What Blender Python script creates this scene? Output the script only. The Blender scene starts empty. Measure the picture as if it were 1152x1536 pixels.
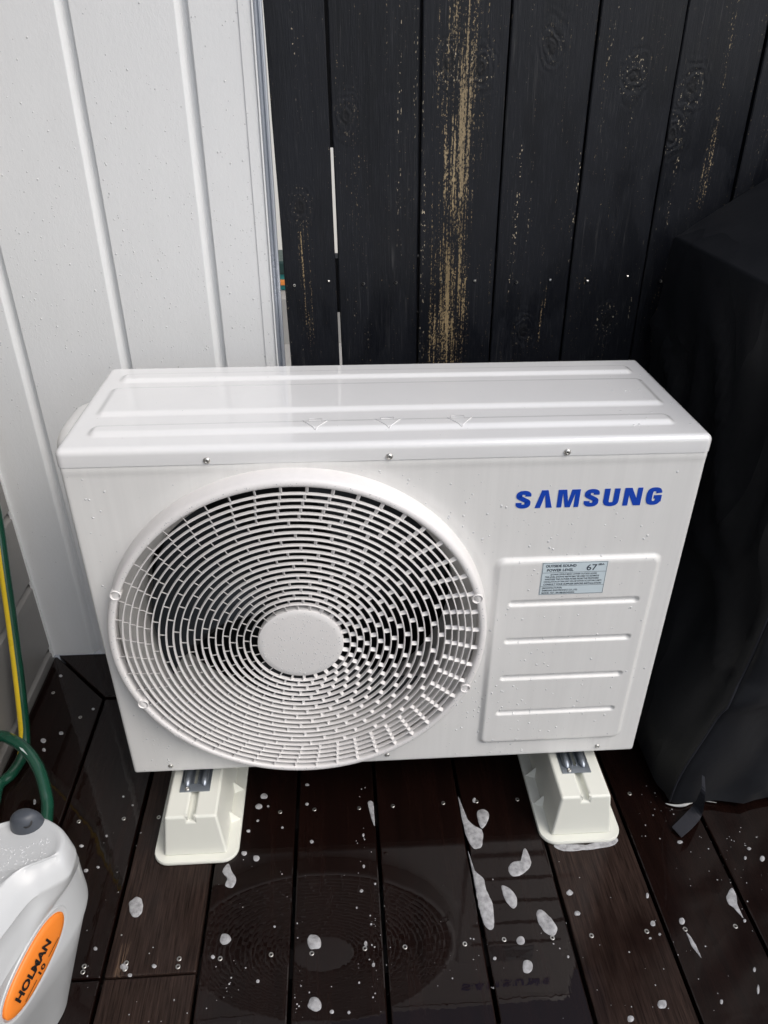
import bpy, bmesh, math, random
import numpy as np
from mathutils import Vector, Matrix, Euler, noise as mnoise

random.seed(7)
rng = np.random.default_rng(11)
scene = bpy.context.scene
COL = scene.collection
R = math.radians

# ------------------------------------------------------------------ camera
CAM_LOC = Vector((-0.06904, -0.89574, 1.17646))
CAM_ROT = Euler((1.025848, -0.004732, -0.062991), 'XYZ')
F_PX = 1128.5
cam_data = bpy.data.cameras.new('camera')
cam_data.sensor_fit = 'VERTICAL'
cam_data.sensor_height = 36.0
cam_data.sensor_width = 27.0
cam_data.lens = 36.0 * F_PX / 1536.0
cam_data.clip_start = 0.02
cam_data.clip_end = 2000.0
cam = bpy.data.objects.new('camera', cam_data)
cam.location = CAM_LOC
cam.rotation_euler = CAM_ROT
COL.objects.link(cam)
scene.camera = cam

# ------------------------------------------------------------------ sky and sun
SUN_DIR = Vector((0.50, -0.42, 0.76)).normalized()      # towards the sun
elev = math.asin(SUN_DIR.z)
world = bpy.data.worlds.new('World')
scene.world = world
world.use_nodes = True
wn = world.node_tree
wn.nodes.clear()
sky = wn.nodes.new('ShaderNodeTexSky')
sky.sky_type = 'NISHITA'
sky.sun_disc = False
sky.sun_elevation = elev
sky.sun_rotation = math.atan2(SUN_DIR.x, SUN_DIR.y)
sky.dust_density = 3.0
sky.air_density = 1.0
hs = wn.nodes.new('ShaderNodeHueSaturation')
hs.inputs['Saturation'].default_value = 0.68
bg = wn.nodes.new('ShaderNodeBackground')
bg.inputs['Strength'].default_value = 0.148
wo = wn.nodes.new('ShaderNodeOutputWorld')
wn.links.new(sky.outputs[0], hs.inputs['Color'])
wn.links.new(hs.outputs[0], bg.inputs['Color'])
wn.links.new(bg.outputs[0], wo.inputs['Surface'])

sun_data = bpy.data.lights.new('sun', 'SUN')
sun_data.energy = 1.0
sun_data.angle = R(38)
sun_data.color = (1.0, 0.975, 0.945)
sun = bpy.data.objects.new('sun', sun_data)
sun.rotation_euler = SUN_DIR.to_track_quat('Z', 'Y').to_euler()
sun.location = (2, -2, 4)
COL.objects.link(sun)

scene.view_settings.view_transform = 'Standard'
scene.view_settings.look = 'None'
scene.view_settings.gamma = 1.0
scene.view_settings.exposure = 0.27

# ------------------------------------------------------------------ helpers
CAM_M = CAM_ROT.to_matrix()

def px(u, v, axis, val):
    """photo pixel -> point on the plane axis=val"""
    d = CAM_M @ Vector(((u - 576) / F_PX, -(v - 768) / F_PX, -1.0))
    t = (val - CAM_LOC[axis]) / d[axis]
    return CAM_LOC + d * t

def tag(o, label=None, cat=None, group=None, kind=None):
    if label: o['label'] = label
    if cat: o['category'] = cat
    if group: o['group'] = group
    if kind: o['kind'] = kind
    return o

def empty(name, loc=(0, 0, 0)):
    o = bpy.data.objects.new(name, None)
    o.location = loc
    o.empty_display_size = 0.05
    COL.objects.link(o)
    return o

def link(name, me, mat=None, parent=None, smooth=False):
    o = bpy.data.objects.new(name, me)
    COL.objects.link(o)
    if mat is not None and not me.materials:
        me.materials.append(mat)
    if smooth and len(me.polygons):
        me.polygons.foreach_set('use_smooth', [True] * len(me.polygons))
    if parent is not None:
        o.parent = parent
        # children are built in world coordinates: cancel the root's location
        loc = Vector((0, 0, 0))
        q = parent
        while q is not None:
            loc += q.location
            q = q.parent
        o.location = -loc
    return o

class MB:
    def __init__(self):
        self.v = []; self.f = []
    def add(self, verts, faces):
        n = len(self.v)
        self.v.extend([tuple(p) for p in verts])
        self.f.extend([tuple(i + n for i in fc) for fc in faces])
        return self
    def box(self, lo, hi):
        x0, y0, z0 = lo; x1, y1, z1 = hi
        return self.add([(x0,y0,z0),(x1,y0,z0),(x1,y1,z0),(x0,y1,z0),(x0,y0,z1),(x1,y0,z1),(x1,y1,z1),(x0,y1,z1)],
                        [(0,3,2,1),(4,5,6,7),(0,1,5,4),(1,2,6,5),(2,3,7,6),(3,0,4,7)])
    def loft(self, rings, cap0=True, cap1=True, closed=True):
        n = len(rings[0]); vs = []; fs = []
        for r in rings: vs.extend(r)
        m = n if closed else n - 1
        for k in range(len(rings) - 1):
            for i in range(m):
                j = (i + 1) % n
                fs.append((k*n+i, k*n+j, (k+1)*n+j, (k+1)*n+i))
        if cap0: fs.append(tuple(reversed(range(n))))
        if cap1: fs.append(tuple((len(rings)-1)*n + i for i in range(n)))
        return self.add(vs, fs)
    def tube(self, pts, rad, seg=12, cap=True):
        pts = [Vector(p) for p in pts]
        rings = []
        t0 = (pts[1] - pts[0]).normalized()
        up = Vector((0, 0, 1)) if abs(t0.z) < 0.9 else Vector((1, 0, 0))
        nrm = t0.cross(up).normalized()
        for i, p in enumerate(pts):
            a = pts[max(i-1, 0)]; b = pts[min(i+1, len(pts)-1)]
            t = (b - a).normalized()
            nrm = (nrm - t * nrm.dot(t)).normalized()
            bi = t.cross(nrm)
            r = rad[i] if isinstance(rad, (list, tuple)) else rad
            rings.append([p + (nrm * math.cos(2*math.pi*k/seg) + bi * math.sin(2*math.pi*k/seg)) * r for k in range(seg)])
        return self.loft(rings, cap, cap)
    def lathe_y(self, c, prof, seg=96, a0=0, closed=False):
        """profile [(r,y)] turned about the y axis through c=(x,z)"""
        vs = []; fs = []; m = len(prof)
        for k in range(seg):
            a = a0 + 2*math.pi*k/seg
            for r, y in prof:
                vs.append((c[0] + r*math.cos(a), y, c[1] + r*math.sin(a)))
        for k in range(seg):
            k2 = (k+1) % seg
            for i in range(m if closed else m-1):
                j = (i+1) % m
                fs.append((k*m+i, k*m+j, k2*m+j, k2*m+i))
        return self.add(vs, fs)
    def mesh(self, name='mesh', weld=False, recalc=True, bevel=0, bseg=2):
        me = bpy.data.meshes.new(name)
        me.from_pydata(self.v, [], self.f)
        if weld or recalc or bevel:
            bm = bmesh.new(); bm.from_mesh(me)
            if weld: bmesh.ops.remove_doubles(bm, verts=bm.verts, dist=1e-6)
            if bevel:
                es = [e for e in bm.edges if len(e.link_faces) == 2 and e.calc_face_angle(0) > 0.3]
                bmesh.ops.bevel(bm, geom=es, offset=bevel, segments=bseg, profile=0.5, affect='EDGES', clamp_overlap=True)
            if recalc: bmesh.ops.recalc_face_normals(bm, faces=bm.faces)
            bm.to_mesh(me); bm.free()
        me.update()
        return me
    def build(self, name, mat, parent=None, smooth=False, **kw):
        return link(name, self.mesh(name, **kw), mat, parent, smooth)

def autosmooth(o, ang=35):
    me = o.data
    me.polygons.foreach_set('use_smooth', [True] * len(me.polygons))
    try:
        me.set_sharp_from_angle(angle=R(ang))
    except Exception:
        pass
    return o

def sstep(a, b, x):
    t = np.clip((x - a) / (b - a), 0, 1)
    return t * t * (3 - 2 * t)

def rounded_plate(us, vs, height, edge_r, skirt, keep=None, steps=4, corner=5):
    """Grid us x vs with heights; edges rolled over by edge_r then a skirt.
    Returns verts as (u, v, h) and faces."""
    nu, nv = len(us), len(vs)
    U, V = np.meshgrid(us, vs, indexing='ij')
    Hh = height(U, V)
    verts = [(float(U[i, j]), float(V[i, j]), float(Hh[i, j])) for i in range(nu) for j in range(nv)]
    faces = []
    for i in range(nu - 1):
        for j in range(nv - 1):
            if keep is not None:
                if not keep((us[i] + us[i+1]) / 2, (vs[j] + vs[j+1]) / 2):
                    continue
            faces.append((i*nv+j, (i+1)*nv+j, (i+1)*nv+j+1, i*nv+j+1))
    loop = []
    def corner_pts(idx, a0):
        for k in range(corner):
            a = a0 + (math.pi / 2) * k / (corner - 1)
            loop.append((idx, math.cos(a), math.sin(a)))
    for i in range(1, nu - 1): loop.append((i*nv, 0, -1))
    corner_pts((nu-1)*nv, -math.pi/2)
    for j in range(1, nv - 1): loop.append(((nu-1)*nv+j, 1, 0))
    corner_pts((nu-1)*nv+nv-1, 0)
    for i in range(nu - 2, 0, -1): loop.append((i*nv+nv-1, 0, 1))
    corner_pts(nv-1, math.pi/2)
    for j in range(nv - 2, 0, -1): loop.append((j, -1, 0))
    corner_pts(0, math.pi)
    prof = []
    for s in range(1, steps + 1):
        a = (math.pi / 2) * s / steps
        prof.append((edge_r * math.sin(a), edge_r * (math.cos(a) - 1)))
    prof.append((edge_r, -edge_r - skirt))
    prev = [l[0] for l in loop]
    n = len(loop)
    for off, dh in prof:
        cur = []
        for idx, cx, cy in loop:
            u, v, hh = verts[idx]
            cur.append(len(verts))
            verts.append((u + cx*off, v + cy*off, hh + dh))
        for k in range(n):
            k2 = (k + 1) % n
            a, b, c, d = prev[k], prev[k2], cur[k2], cur[k]
            if a == b: faces.append((a, c, d))
            else: faces.append((a, b, c, d))
        prev = cur
    return verts, faces

def catmull(pts, sub=6, closed=False):
    pts = [Vector(p) for p in pts]; n = len(pts); out = []
    rngi = range(n) if closed else range(n - 1)
    for i in rngi:
        if closed:
            p0, p1, p2, p3 = pts[(i-1) % n], pts[i], pts[(i+1) % n], pts[(i+2) % n]
        else:
            p0, p1, p2, p3 = pts[max(i-1, 0)], pts[i], pts[i+1], pts[min(i+2, n-1)]
        for k in range(sub):
            t = k / sub
            out.append(0.5*((2*p1) + (-p0+p2)*t + (2*p0-5*p1+4*p2-p3)*t*t + (-p0+3*p1-3*p2+p3)*t**3))
    if not closed: out.append(pts[-1])
    return out

# ------------------------------------------------------------------ materials
class NT:
    def __init__(self, name):
        self.m = bpy.data.materials.new(name)
        self.m.use_nodes = True
        self.t = self.m.node_tree
        self.b = self.t.nodes['Principled BSDF']
        self.out = self.t.nodes['Material Output']
    def n(self, typ, **kw):
        nd = self.t.nodes.new(typ)
        for k, v in kw.items():
            if k.startswith('i_'):
                nd.inputs[k[2:].replace('_', ' ')].default_value = v
            else:
                setattr(nd, k, v)
        return nd
    def l(self, a, b):
        self.t.links.new(a, b)
    def coord(self, scale=(1, 1, 1), kind='Object', rot=(0, 0, 0)):
        c = self.n('ShaderNodeTexCoord'); mp = self.n('ShaderNodeMapping')
        mp.inputs['Scale'].default_value = scale
        mp.inputs['Rotation'].default_value = rot
        self.l(c.outputs[kind], mp.inputs['Vector'])
        return mp.outputs[0]
    def geo(self, scale=(1, 1, 1)):
        c = self.n('ShaderNodeNewGeometry'); mp = self.n('ShaderNodeMapping')
        mp.inputs['Scale'].default_value = scale
        self.l(c.outputs['Position'], mp.inputs['Vector'])
        return mp.outputs[0]
    def noise(self, vec, scale=5, detail=4, rough=0.55, dist=0.0):
        nd = self.n('ShaderNodeTexNoise')
        nd.inputs['Scale'].default_value = scale
        nd.inputs['Detail'].default_value = detail
        nd.inputs['Roughness'].default_value = rough
        nd.inputs['Distortion'].default_value = dist
        self.l(vec, nd.inputs['Vector'])
        return nd.outputs['Fac']
    def ramp(self, fac, stops):
        r = self.n('ShaderNodeValToRGB')
        el = r.color_ramp.elements
        while len(el) > 1: el.remove(el[-1])
        el[0].position = stops[0][0]
        c = stops[0][1]; el[0].color = (c, c, c, 1) if not hasattr(c, '__len__') else (*c, 1)
        for p, c in stops[1:]:
            e = el.new(p); e.color = (c, c, c, 1) if not hasattr(c, '__len__') else (*c, 1)
        self.l(fac, r.inputs[0])
        return r.outputs[0]
    def math(self, op, a, b=None, c=None, clamp=False):
        nd = self.n('ShaderNodeMath', operation=op, use_clamp=clamp)
        for i, x in enumerate((a, b, c)):
            if x is None: continue
            if isinstance(x, (int, float)): nd.inputs[i].default_value = x
            else: self.l(x, nd.inputs[i])
        return nd.outputs[0]
    def mix(self, fac, a, b, mode='MIX'):
        nd = self.n('ShaderNodeMix', data_type='RGBA', blend_type=mode)
        for sock, x in ((nd.inputs['Factor'], fac), (nd.inputs[6], a), (nd.inputs[7], b)):
            if isinstance(x, (int, float)): sock.default_value = x
            elif isinstance(x, tuple): sock.default_value = (*x, 1) if len(x) == 3 else x
            else: self.l(x, sock)
        return nd.outputs[2]
    def bump(self, hgt, strength=0.2, dist=0.01, normal=None):
        b = self.n('ShaderNodeBump')
        b.inputs['Strength'].default_value = strength
        b.inputs['Distance'].default_value = dist
        self.l(hgt, b.inputs['Height'])
        if normal is not None: self.l(normal, b.inputs['Normal'])
        return b.outputs[0]
    def attr(self, name):
        a = self.n('ShaderNodeAttribute', attribute_type='OBJECT', attribute_name=name)
        return a.outputs['Fac']
    def set(self, **kw):
        for k, v in kw.items():
            s = self.b.inputs[k.replace('_', ' ')]
            if isinstance(v, (int, float)): s.default_value = v
            elif isinstance(v, tuple): s.default_value = (*v, 1) if len(v) == 3 else v
            else: self.l(v, s)
        return self

def simple(name, col, rough=0.5, metal=0.0, coat=0.0, coat_r=0.05, spec=0.5, var=0.08, vscale=30, bump=0.0, bscale=400):
    t = NT(name)
    v = t.geo()
    n = t.noise(v, vscale, 4)
    c2 = tuple(x * (1 - var) for x in col); c1 = tuple(min(1, x * (1 + var * 0.6)) for x in col)
    t.set(Base_Color=t.mix(n, c2, c1), Metallic=metal, Coat_Weight=coat, Coat_Roughness=coat_r)
    t.b.inputs['Specular IOR Level'].default_value = spec
    r = t.ramp(n, [(0.3, max(0.02, rough - 0.06)), (0.7, min(1, rough + 0.06))])
    t.set(Roughness=r)
    if bump:
        t.set(Normal=t.bump(t.noise(v, bscale, 2), bump, 0.002))
    return t.m

M = {}

def mat_coated(name, col, rough, coat, streak=0.05, orange=0.02, rvar=0.06, coat_r=0.06):
    """powder coated steel or moulded plastic with faint rain streaks"""
    t = NT(name)
    v = t.geo((60, 60, 2.2)); n1 = t.noise(v, 1.0, 5, 0.6)
    n2 = t.noise(t.geo(), 6, 4)
    n3 = t.noise(t.geo((140, 140, 5)), 1.0, 3)
    a = t.ramp(n1, [(0.35, 1 - streak), (0.62, 1.0)])
    b = t.ramp(n2, [(0.3, 0.965), (0.7, 1.0)])
    d = t.ramp(n3, [(0.3, 1 - streak * 0.5), (0.55, 1.0)])
    c = t.mix(1.0, t.mix(1.0, t.mix(1.0, col, a, 'MULTIPLY'), b, 'MULTIPLY'), d, 'MULTIPLY')
    t.set(Base_Color=c, Roughness=t.ramp(n2, [(0.25, rough - rvar), (0.75, rough + rvar)]), Coat_Weight=coat, Coat_Roughness=coat_r)
    t.set(Normal=t.bump(t.noise(t.geo(), 900, 2), orange, 0.001))
    return t.m

M['panel'] = mat_coated('panel_white', (0.77, 0.765, 0.745), 0.34, 0.25, 0.04)
M['lid'] = mat_coated('lid_white', (0.77, 0.77, 0.765), 0.30, 1.0, 0.01, 0.004, 0.01, 0.015)
M['grille'] = mat_coated('grille_plastic', (0.79, 0.77, 0.755), 0.42, 0.15, 0.03)
M['hubcap'] = mat_coated('hub_plastic', (0.78, 0.765, 0.75), 0.42, 0.15, 0.0)
M['shroud'] = simple('shroud_plastic', (0.56, 0.55, 0.53), 0.5, var=0.06)
M['fan'] = simple('fan_dark', (0.006, 0.010, 0.015), 0.35, var=0.2)
M['coil'] = simple('interior_shade_black', (0.006, 0.006, 0.007), 0.6, var=0.3)  # near-black colour stands in for shade inside the casing
M['foot'] = simple('foot_pvc', (0.76, 0.765, 0.69), 0.42, var=0.03, vscale=12, bump=0.03, bscale=900)
M['galv'] = simple('galvanised', (0.30, 0.33, 0.37), 0.36, metal=0.85, var=0.18, vscale=50)
M['screw'] = simple('screw_steel', (0.56, 0.55, 0.52), 0.36, metal=1.0, var=0.1, vscale=200)
M['screw_dark'] = simple('screw_recess', (0.04, 0.035, 0.03), 0.5, metal=0.3)
M['logo'] = simple('logo_blue', (0.004, 0.055, 0.43), 0.35, var=0.03)
M['sticker'] = simple('sticker_blue', (0.60, 0.69, 0.73), 0.4, var=0.06, vscale=80)
M['ink'] = simple('ink_dark', (0.03, 0.04, 0.06), 0.5)
M['reel'] = simple('reel_grey', (0.53, 0.54, 0.54), 0.36, coat=0.3, var=0.05, vscale=9, bump=0.05, bscale=700)
M['knob'] = simple('knob_grey', (0.055, 0.062, 0.075), 0.42, var=0.15)
M['orange'] = simple('badge_orange', (0.85, 0.235, 0.03), 0.38, var=0.05)
M['black_ink'] = simple('badge_ink', (0.012, 0.012, 0.012), 0.45)
M['hose'] = simple('hose_green', (0.007, 0.062, 0.036), 0.22, coat=0.6, var=0.2, vscale=60)
M['hose_yellow'] = simple('hose_yellow', (0.78, 0.55, 0.025), 0.3, coat=0.3, var=0.1)
M['hose_label'] = simple('hose_label', (0.55, 0.62, 0.60), 0.4)
M['concrete'] = simple('concrete', (0.34, 0.33, 0.31), 0.85, var=0.2, vscale=6, bump=0.2, bscale=120)
M['cream'] = simple('cream_render', (0.80, 0.78, 0.72), 0.7, var=0.03, vscale=3)
M['teal'] = simple('teal_plastic', (0.03, 0.30, 0.30), 0.4)
M['dark_green'] = simple('dark_green_plastic', (0.012, 0.04, 0.035), 0.4)
M['crate_orange'] = simple('orange_plastic', (0.75, 0.25, 0.05), 0.4)
M['wood_raw'] = simple('fence_timber', (0.035, 0.032, 0.032), 0.7, var=0.3)
M['flash'] = simple('alloy_flashing', (0.46, 0.49, 0.54), 0.32, metal=0.55, var=0.05, vscale=12)
M['joist'] = simple('joist_dark', (0.02, 0.015, 0.012), 0.8)

def mat_clad(name, col, along_z):
    t = NT(name)
    v = t.geo()
    n2 = t.noise(v, 4, 4)
    st = t.noise(t.geo((9, 9, 1.1)), 2.0, 4)
    a = t.ramp(n2, [(0.3, 0.96), (0.7, 1.0)]); b = t.ramp(st, [(0.3, 0.965), (0.65, 1.0)])
    c = t.mix(1.0, t.mix(1.0, col, a, 'MULTIPLY'), b, 'MULTIPLY')
    t.set(Base_Color=c, Roughness=0.42, Coat_Weight=0.12, Coat_Roughness=0.15)
    g = t.noise(t.geo((1, 1, 0.55)), 170, 3, 0.6)
    t.set(Normal=t.bump(t.math('ADD', g, t.math('MULTIPLY', t.noise(v, 420, 2), 0.5)), 0.075, 0.004))
    return t.m
M['clad_white'] = mat_clad('cladding_white', (0.79, 0.80, 0.80), True)
M['clad_grey'] = mat_clad('cladding_grey', (0.215, 0.208, 0.198), False)

def mat_fence():
    t = NT('fence_black_stain')
    obj = t.coord()
    sep = t.n('ShaderNodeSeparateXYZ'); t.l(obj, sep.inputs[0])
    X, Z = sep.outputs[0], sep.outputs[2]
    seed = t.attr('seed')
    comb = t.n('ShaderNodeCombineXYZ'); t.l(seed, comb.inputs[0]); t.l(seed, comb.inputs[1]); t.l(seed, comb.inputs[2])
    add = t.n('ShaderNodeVectorMath', operation='ADD'); t.l(obj, add.inputs[0]); t.l(comb.outputs[0], add.inputs[1])
    P = add.outputs[0]
    def mp(s):
        m = t.n('ShaderNodeMapping'); m.inputs['Scale'].default_value = s; t.l(P, m.inputs['Vector']); return m.outputs[0]
    # knots: distance fields bend the grain
    kn = None
    for k in ('a', 'b'):
        dx = t.math('SUBTRACT', X, t.attr('knot_x_' + k)); dz = t.math('SUBTRACT', Z, t.attr('knot_z_' + k))
        d = t.math('SQRT', t.math('ADD', t.math('MULTIPLY', dx, dx), t.math('MULTIPLY', t.math('MULTIPLY', dz, dz), 0.45)))
        kn = d if kn is None else t.math('MINIMUM', kn, d)
    kring = t.math('SINE', t.math('MULTIPLY', t.math('ADD', kn, t.math('MULTIPLY', t.noise(mp((1, 1, 0.7)), 28, 4), 0.040)), 620))
    kfall = t.ramp(kn, [(0.010, 1.0), (0.042, 0.0)])
    kcore = t.ramp(kn, [(0.006, 1.0), (0.013, 0.0)])
    fine = t.noise(mp((1, 1, 0.05)), 520, 5, 0.7)
    grain = t.noise(mp((1, 1, 0.07)), 110, 4, 0.6, 0.3)
    big = t.noise(mp((1, 1, 0.5)), 7, 4, 0.6)
    # worn timber showing through the stain
    sx = t.math('ADD', t.attr('streak_x'), t.math('MULTIPLY', t.attr('streak_slope'), t.math('SUBTRACT', Z, 0.9)))
    wob = t.math('MULTIPLY', t.math('SUBTRACT', t.noise(mp((0.2, 0.2, 1)), 6, 3), 0.5), 0.03)
    dist = t.math('ABSOLUTE', t.math('SUBTRACT', X, t.math('ADD', sx, wob)))
    w = t.attr('streak_w')
    core = t.math('SUBTRACT', 1.0, t.math('DIVIDE', dist, w), clamp=True)
    zmask = t.ramp(t.noise(mp((3, 3, 1)), 2.4, 2), [(0.40, 0.0), (0.52, 1.0)])
    core = t.math('MULTIPLY', core, t.math('MAXIMUM', zmask, t.attr('streak_full')))
    lines = t.noise(mp((1, 1, 0.018)), 230, 3, 0.65)
    worn = t.math('ADD', t.math('MULTIPLY', t.math('MULTIPLY', t.math('MINIMUM', core, 0.62), t.attr('streak_amt')), 0.66), t.math('MULTIPLY', t.math('SUBTRACT', lines, 0.5), t.math('ADD', 1.25, t.math('MULTIPLY', core, 1.6))))
    speck = t.noise(mp((1, 1, 0.55)), 430, 3, 0.65)
    blotch = t.math('MULTIPLY', t.math('SUBTRACT', t.noise(mp((1, 1, 0.22)), 26, 4, 0.6), 0.52), 1.5)
    worn = t.math('ADD', worn, t.math('MULTIPLY', blotch, core))
    worn_m = t.ramp(t.math('ADD', worn, t.math('MULTIPLY', t.math('SUBTRACT', speck, 0.5), 2.0)), [(0.44, 0.0), (0.66, 1.0)])
    # lone flecks in dotted lines down the grain, and round the knots
    line2 = t.ramp(t.noise(mp((1, 1, 0.012)), 95, 2, 0.5), [(0.62, 0.0), (0.68, 1.0)])
    fleck = t.ramp(t.noise(mp((1, 1, 0.5)), 330, 1, 0.5), [(0.66, 0.0), (0.69, 1.0)])
    area = t.ramp(t.noise(mp((1, 1, 0.6)), 9, 2), [(0.45, 0.0), (0.55, 1.0)])
    flm = t.math('MULTIPLY', t.math('MULTIPLY', line2, fleck), area)
    kfl = t.math('MULTIPLY', t.ramp(t.math('ABSOLUTE', t.math('SUBTRACT', kn, 0.016)), [(0.002, 1.0), (0.009, 0.0)]),
                 t.ramp(t.noise(mp((1, 1, 0.7)), 260, 2), [(0.63, 0.0), (0.69, 1.0)]))
    flm = t.math('MAXIMUM', flm, t.math('MULTIPLY', kfl, t.attr('knot_fleck')), clamp=True)
    base = t.mix(big, (0.0014, 0.0019, 0.0040), (0.0056, 0.0070, 0.0112))
    base = t.mix(t.math('MULTIPLY', t.ramp(fine, [(0.55, 0), (0.8, 1)]), 0.5), base, (0.045, 0.047, 0.05))
    tan = t.mix(speck, (0.050, 0.032, 0.015), (0.42, 0.315, 0.17))
    tan = t.mix(t.ramp(Z, [(0.9, 0.0), (1.0, 0.12)]), tan, (0.46, 0.41, 0.32))
    c = t.mix(worn_m, base, tan)
    c = t.mix(t.math('MULTIPLY', flm, 0.8), c, (0.55, 0.47, 0.34))
    # dull scuffs, damp patches and dark knots
    damp = t.ramp(t.noise(mp((1, 1, 0.35)), 11, 5, 0.62, 0.8), [(0.46, 0.0), (0.54, 1.0)])
    c = t.mix(t.math('MULTIPLY', damp, 0.28), c, t.mix(1.0, c, (1.9, 1.9, 1.85), 'MULTIPLY'))
    c = t.mix(t.math('MULTIPLY', kcore, 0.75), c, (0.003, 0.003, 0.004))
    # pale dry-brushed wisps
    wis = t.math('MULTIPLY', t.ramp(t.noise(mp((1, 1, 0.03)), 150, 4, 0.7), [(0.60, 0), (0.76, 1)]), t.ramp(t.noise(mp((2, 2, 1)), 3.2, 3), [(0.50, 0), (0.66, 1)]))
    c = t.mix(t.math('MULTIPLY', wis, 0.50), c, (0.22, 0.215, 0.205))
    t.set(Base_Color=c, Roughness=t.math('ADD', t.ramp(big, [(0.3, 0.33), (0.7, 0.46)]), t.math('MULTIPLY', damp, 0.12)))
    t.b.inputs['Specular IOR Level'].default_value = 0.36
    h = t.math('ADD', t.math('MULTIPLY', grain, 0.7), t.math('MULTIPLY', fine, 0.5))
    h = t.math('ADD', h, t.math('MULTIPLY', t.math('MULTIPLY', kring, kfall), 0.20))
    h = t.math('SUBTRACT', h, t.math('MULTIPLY', worn_m, 0.4))
    t.set(Normal=t.bump(h, 0.35, 0.004))
    return t.m
M['fence'] = mat_fence()

def mat_deck():
    t = NT('deck_wet_timber')
    g = t.n('ShaderNodeNewGeometry')
    seed = t.attr('seed')
    comb = t.n('ShaderNodeCombineXYZ')
    for i in range(3): t.l(seed, comb.inputs[i])
    obj = t.coord()
    add = t.n('ShaderNodeVectorMath', operation='ADD'); t.l(obj, add.inputs[0]); t.l(comb.outputs[0], add.inputs[1])
    P = add.outputs[0]
    def mp(s):
        m = t.n('ShaderNodeMapping'); m.inputs['Scale'].default_value = s; t.l(P, m.inputs['Vector']); return m.outputs[0]
    grain = t.noise(mp((1, 0.04, 1)), 330, 5, 0.7)
    band = t.noise(mp((1, 0.09, 1)), 34, 4, 0.6, 0.6)
    big = t.noise(mp((1, 0.6, 1)), 7, 4, 0.55)
    dark = t.mix(band, (0.0014, 0.0008, 0.0007), (0.0118, 0.0046, 0.0034))
    light = t.mix(t.ramp(grain, [(0.3, 0.0), (0.7, 1.0)]), (0.0045, 0.0027, 0.0023), (0.043, 0.0265, 0.021))
    dry = t.attr('dry')
    dmask = t.ramp(t.math('ADD', big, t.math('SUBTRACT', dry, 0.5)), [(0.44, 0.0), (0.62, 1.0)])
    c = t.mix(dmask, dark, light)
    bare = t.math('MULTIPLY', t.math('MULTIPLY', dmask, t.ramp(t.noise(mp((1, 0.12, 1)), 42, 4, 0.6), [(0.66, 0), (0.76, 1)])), t.ramp(grain, [(0.45, 0), (0.6, 1)]))
    c = t.mix(t.math('MULTIPLY', bare, 0.7), c, (0.26, 0.17, 0.11))
    t.set(Base_Color=c)
    wet = t.math('SUBTRACT', 1.0, t.math('MULTIPLY', dmask, 0.62))
    t.set(Roughness=t.ramp(dmask, [(0.0, 0.40), (1.0, 0.55)]), Coat_Weight=wet)
    t.b.inputs['Coat Roughness'].default_value = 0.012
    t.b.inputs['Coat IOR'].default_value = 1.35
    t.b.inputs['Specular IOR Level'].default_value = 0.04
    hb = t.math('ADD', t.math('MULTIPLY', grain, 0.6), band)
    t.set(Normal=t.bump(hb, 0.30, 0.003))
    film = t.math('ADD', t.noise(mp((1, 0.45, 1)), 26, 3, 0.5), t.math('MULTIPLY', band, 0.35))
    film = t.math('ADD', film, t.math('MULTIPLY', grain, t.math('MULTIPLY', dmask, 0.8)))
    t.l(t.bump(film, 0.034, 0.006), t.b.inputs['Coat Normal'])
    return t.m
M['deck'] = mat_deck()

def mat_fabric():
    t = NT('cover_black_fabric')
    v = t.geo()
    wv = t.math('MULTIPLY', t.math('SINE', t.math('MULTIPLY', t.noise(v, 3, 1), 1)), 1)
    n = t.noise(v, 6, 4); f = t.noise(v, 900, 2)
    c = t.mix(n, (0.0042, 0.0048, 0.0068), (0.0080, 0.0088, 0.0112))
    t.set(Base_Color=c, Roughness=t.ramp(n, [(0.3, 0.42), (0.7, 0.55)]))
    t.b.inputs['Specular IOR Level'].default_value = 0.38
    t.b.inputs['Sheen Weight'].default_value = 0.0
    rid = t.math('POWER', t.math('SUBTRACT', 1.0, t.math('ABSOLUTE', t.math('MULTIPLY', t.math('SUBTRACT', t.noise(t.geo((1, 1, 0.4)), 5.5, 2, 0.4, 0.4), 0.5), 3.2)), clamp=True), 5.0)
    rid2 = t.math('POWER', t.math('SUBTRACT', 1.0, t.math('ABSOLUTE', t.math('MULTIPLY', t.math('SUBTRACT', t.noise(v, 24, 2, 0.5, 0.4), 0.5), 4.0)), clamp=True), 6.0)
    h = t.math('ADD', t.math('MULTIPLY', f, 0.02), t.math('ADD', t.math('MULTIPLY', rid, 1.0), t.math('MULTIPLY', rid2, 0.05)))
    t.set(Normal=t.bump(h, 0.22, 0.010))
    return t.m
M['fabric'] = mat_fabric()
M['strap'] = simple('strap_webbing', (0.008, 0.009, 0.015), 0.65, var=0.3, vscale=200, bump=0.3, bscale=700)
M['hem'] = simple('hem_lining', (0.55, 0.55, 0.53), 0.6)

def mat_water():
    t = NT('water_drop')
    t.set(Base_Color=(0.80, 0.81, 0.81), Roughness=0.08, IOR=1.33, Coat_Weight=1.0, Coat_Roughness=0.02)
    t.b.inputs['Transmission Weight'].default_value = 0.25
    return t.m
M['water'] = mat_water()

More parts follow.
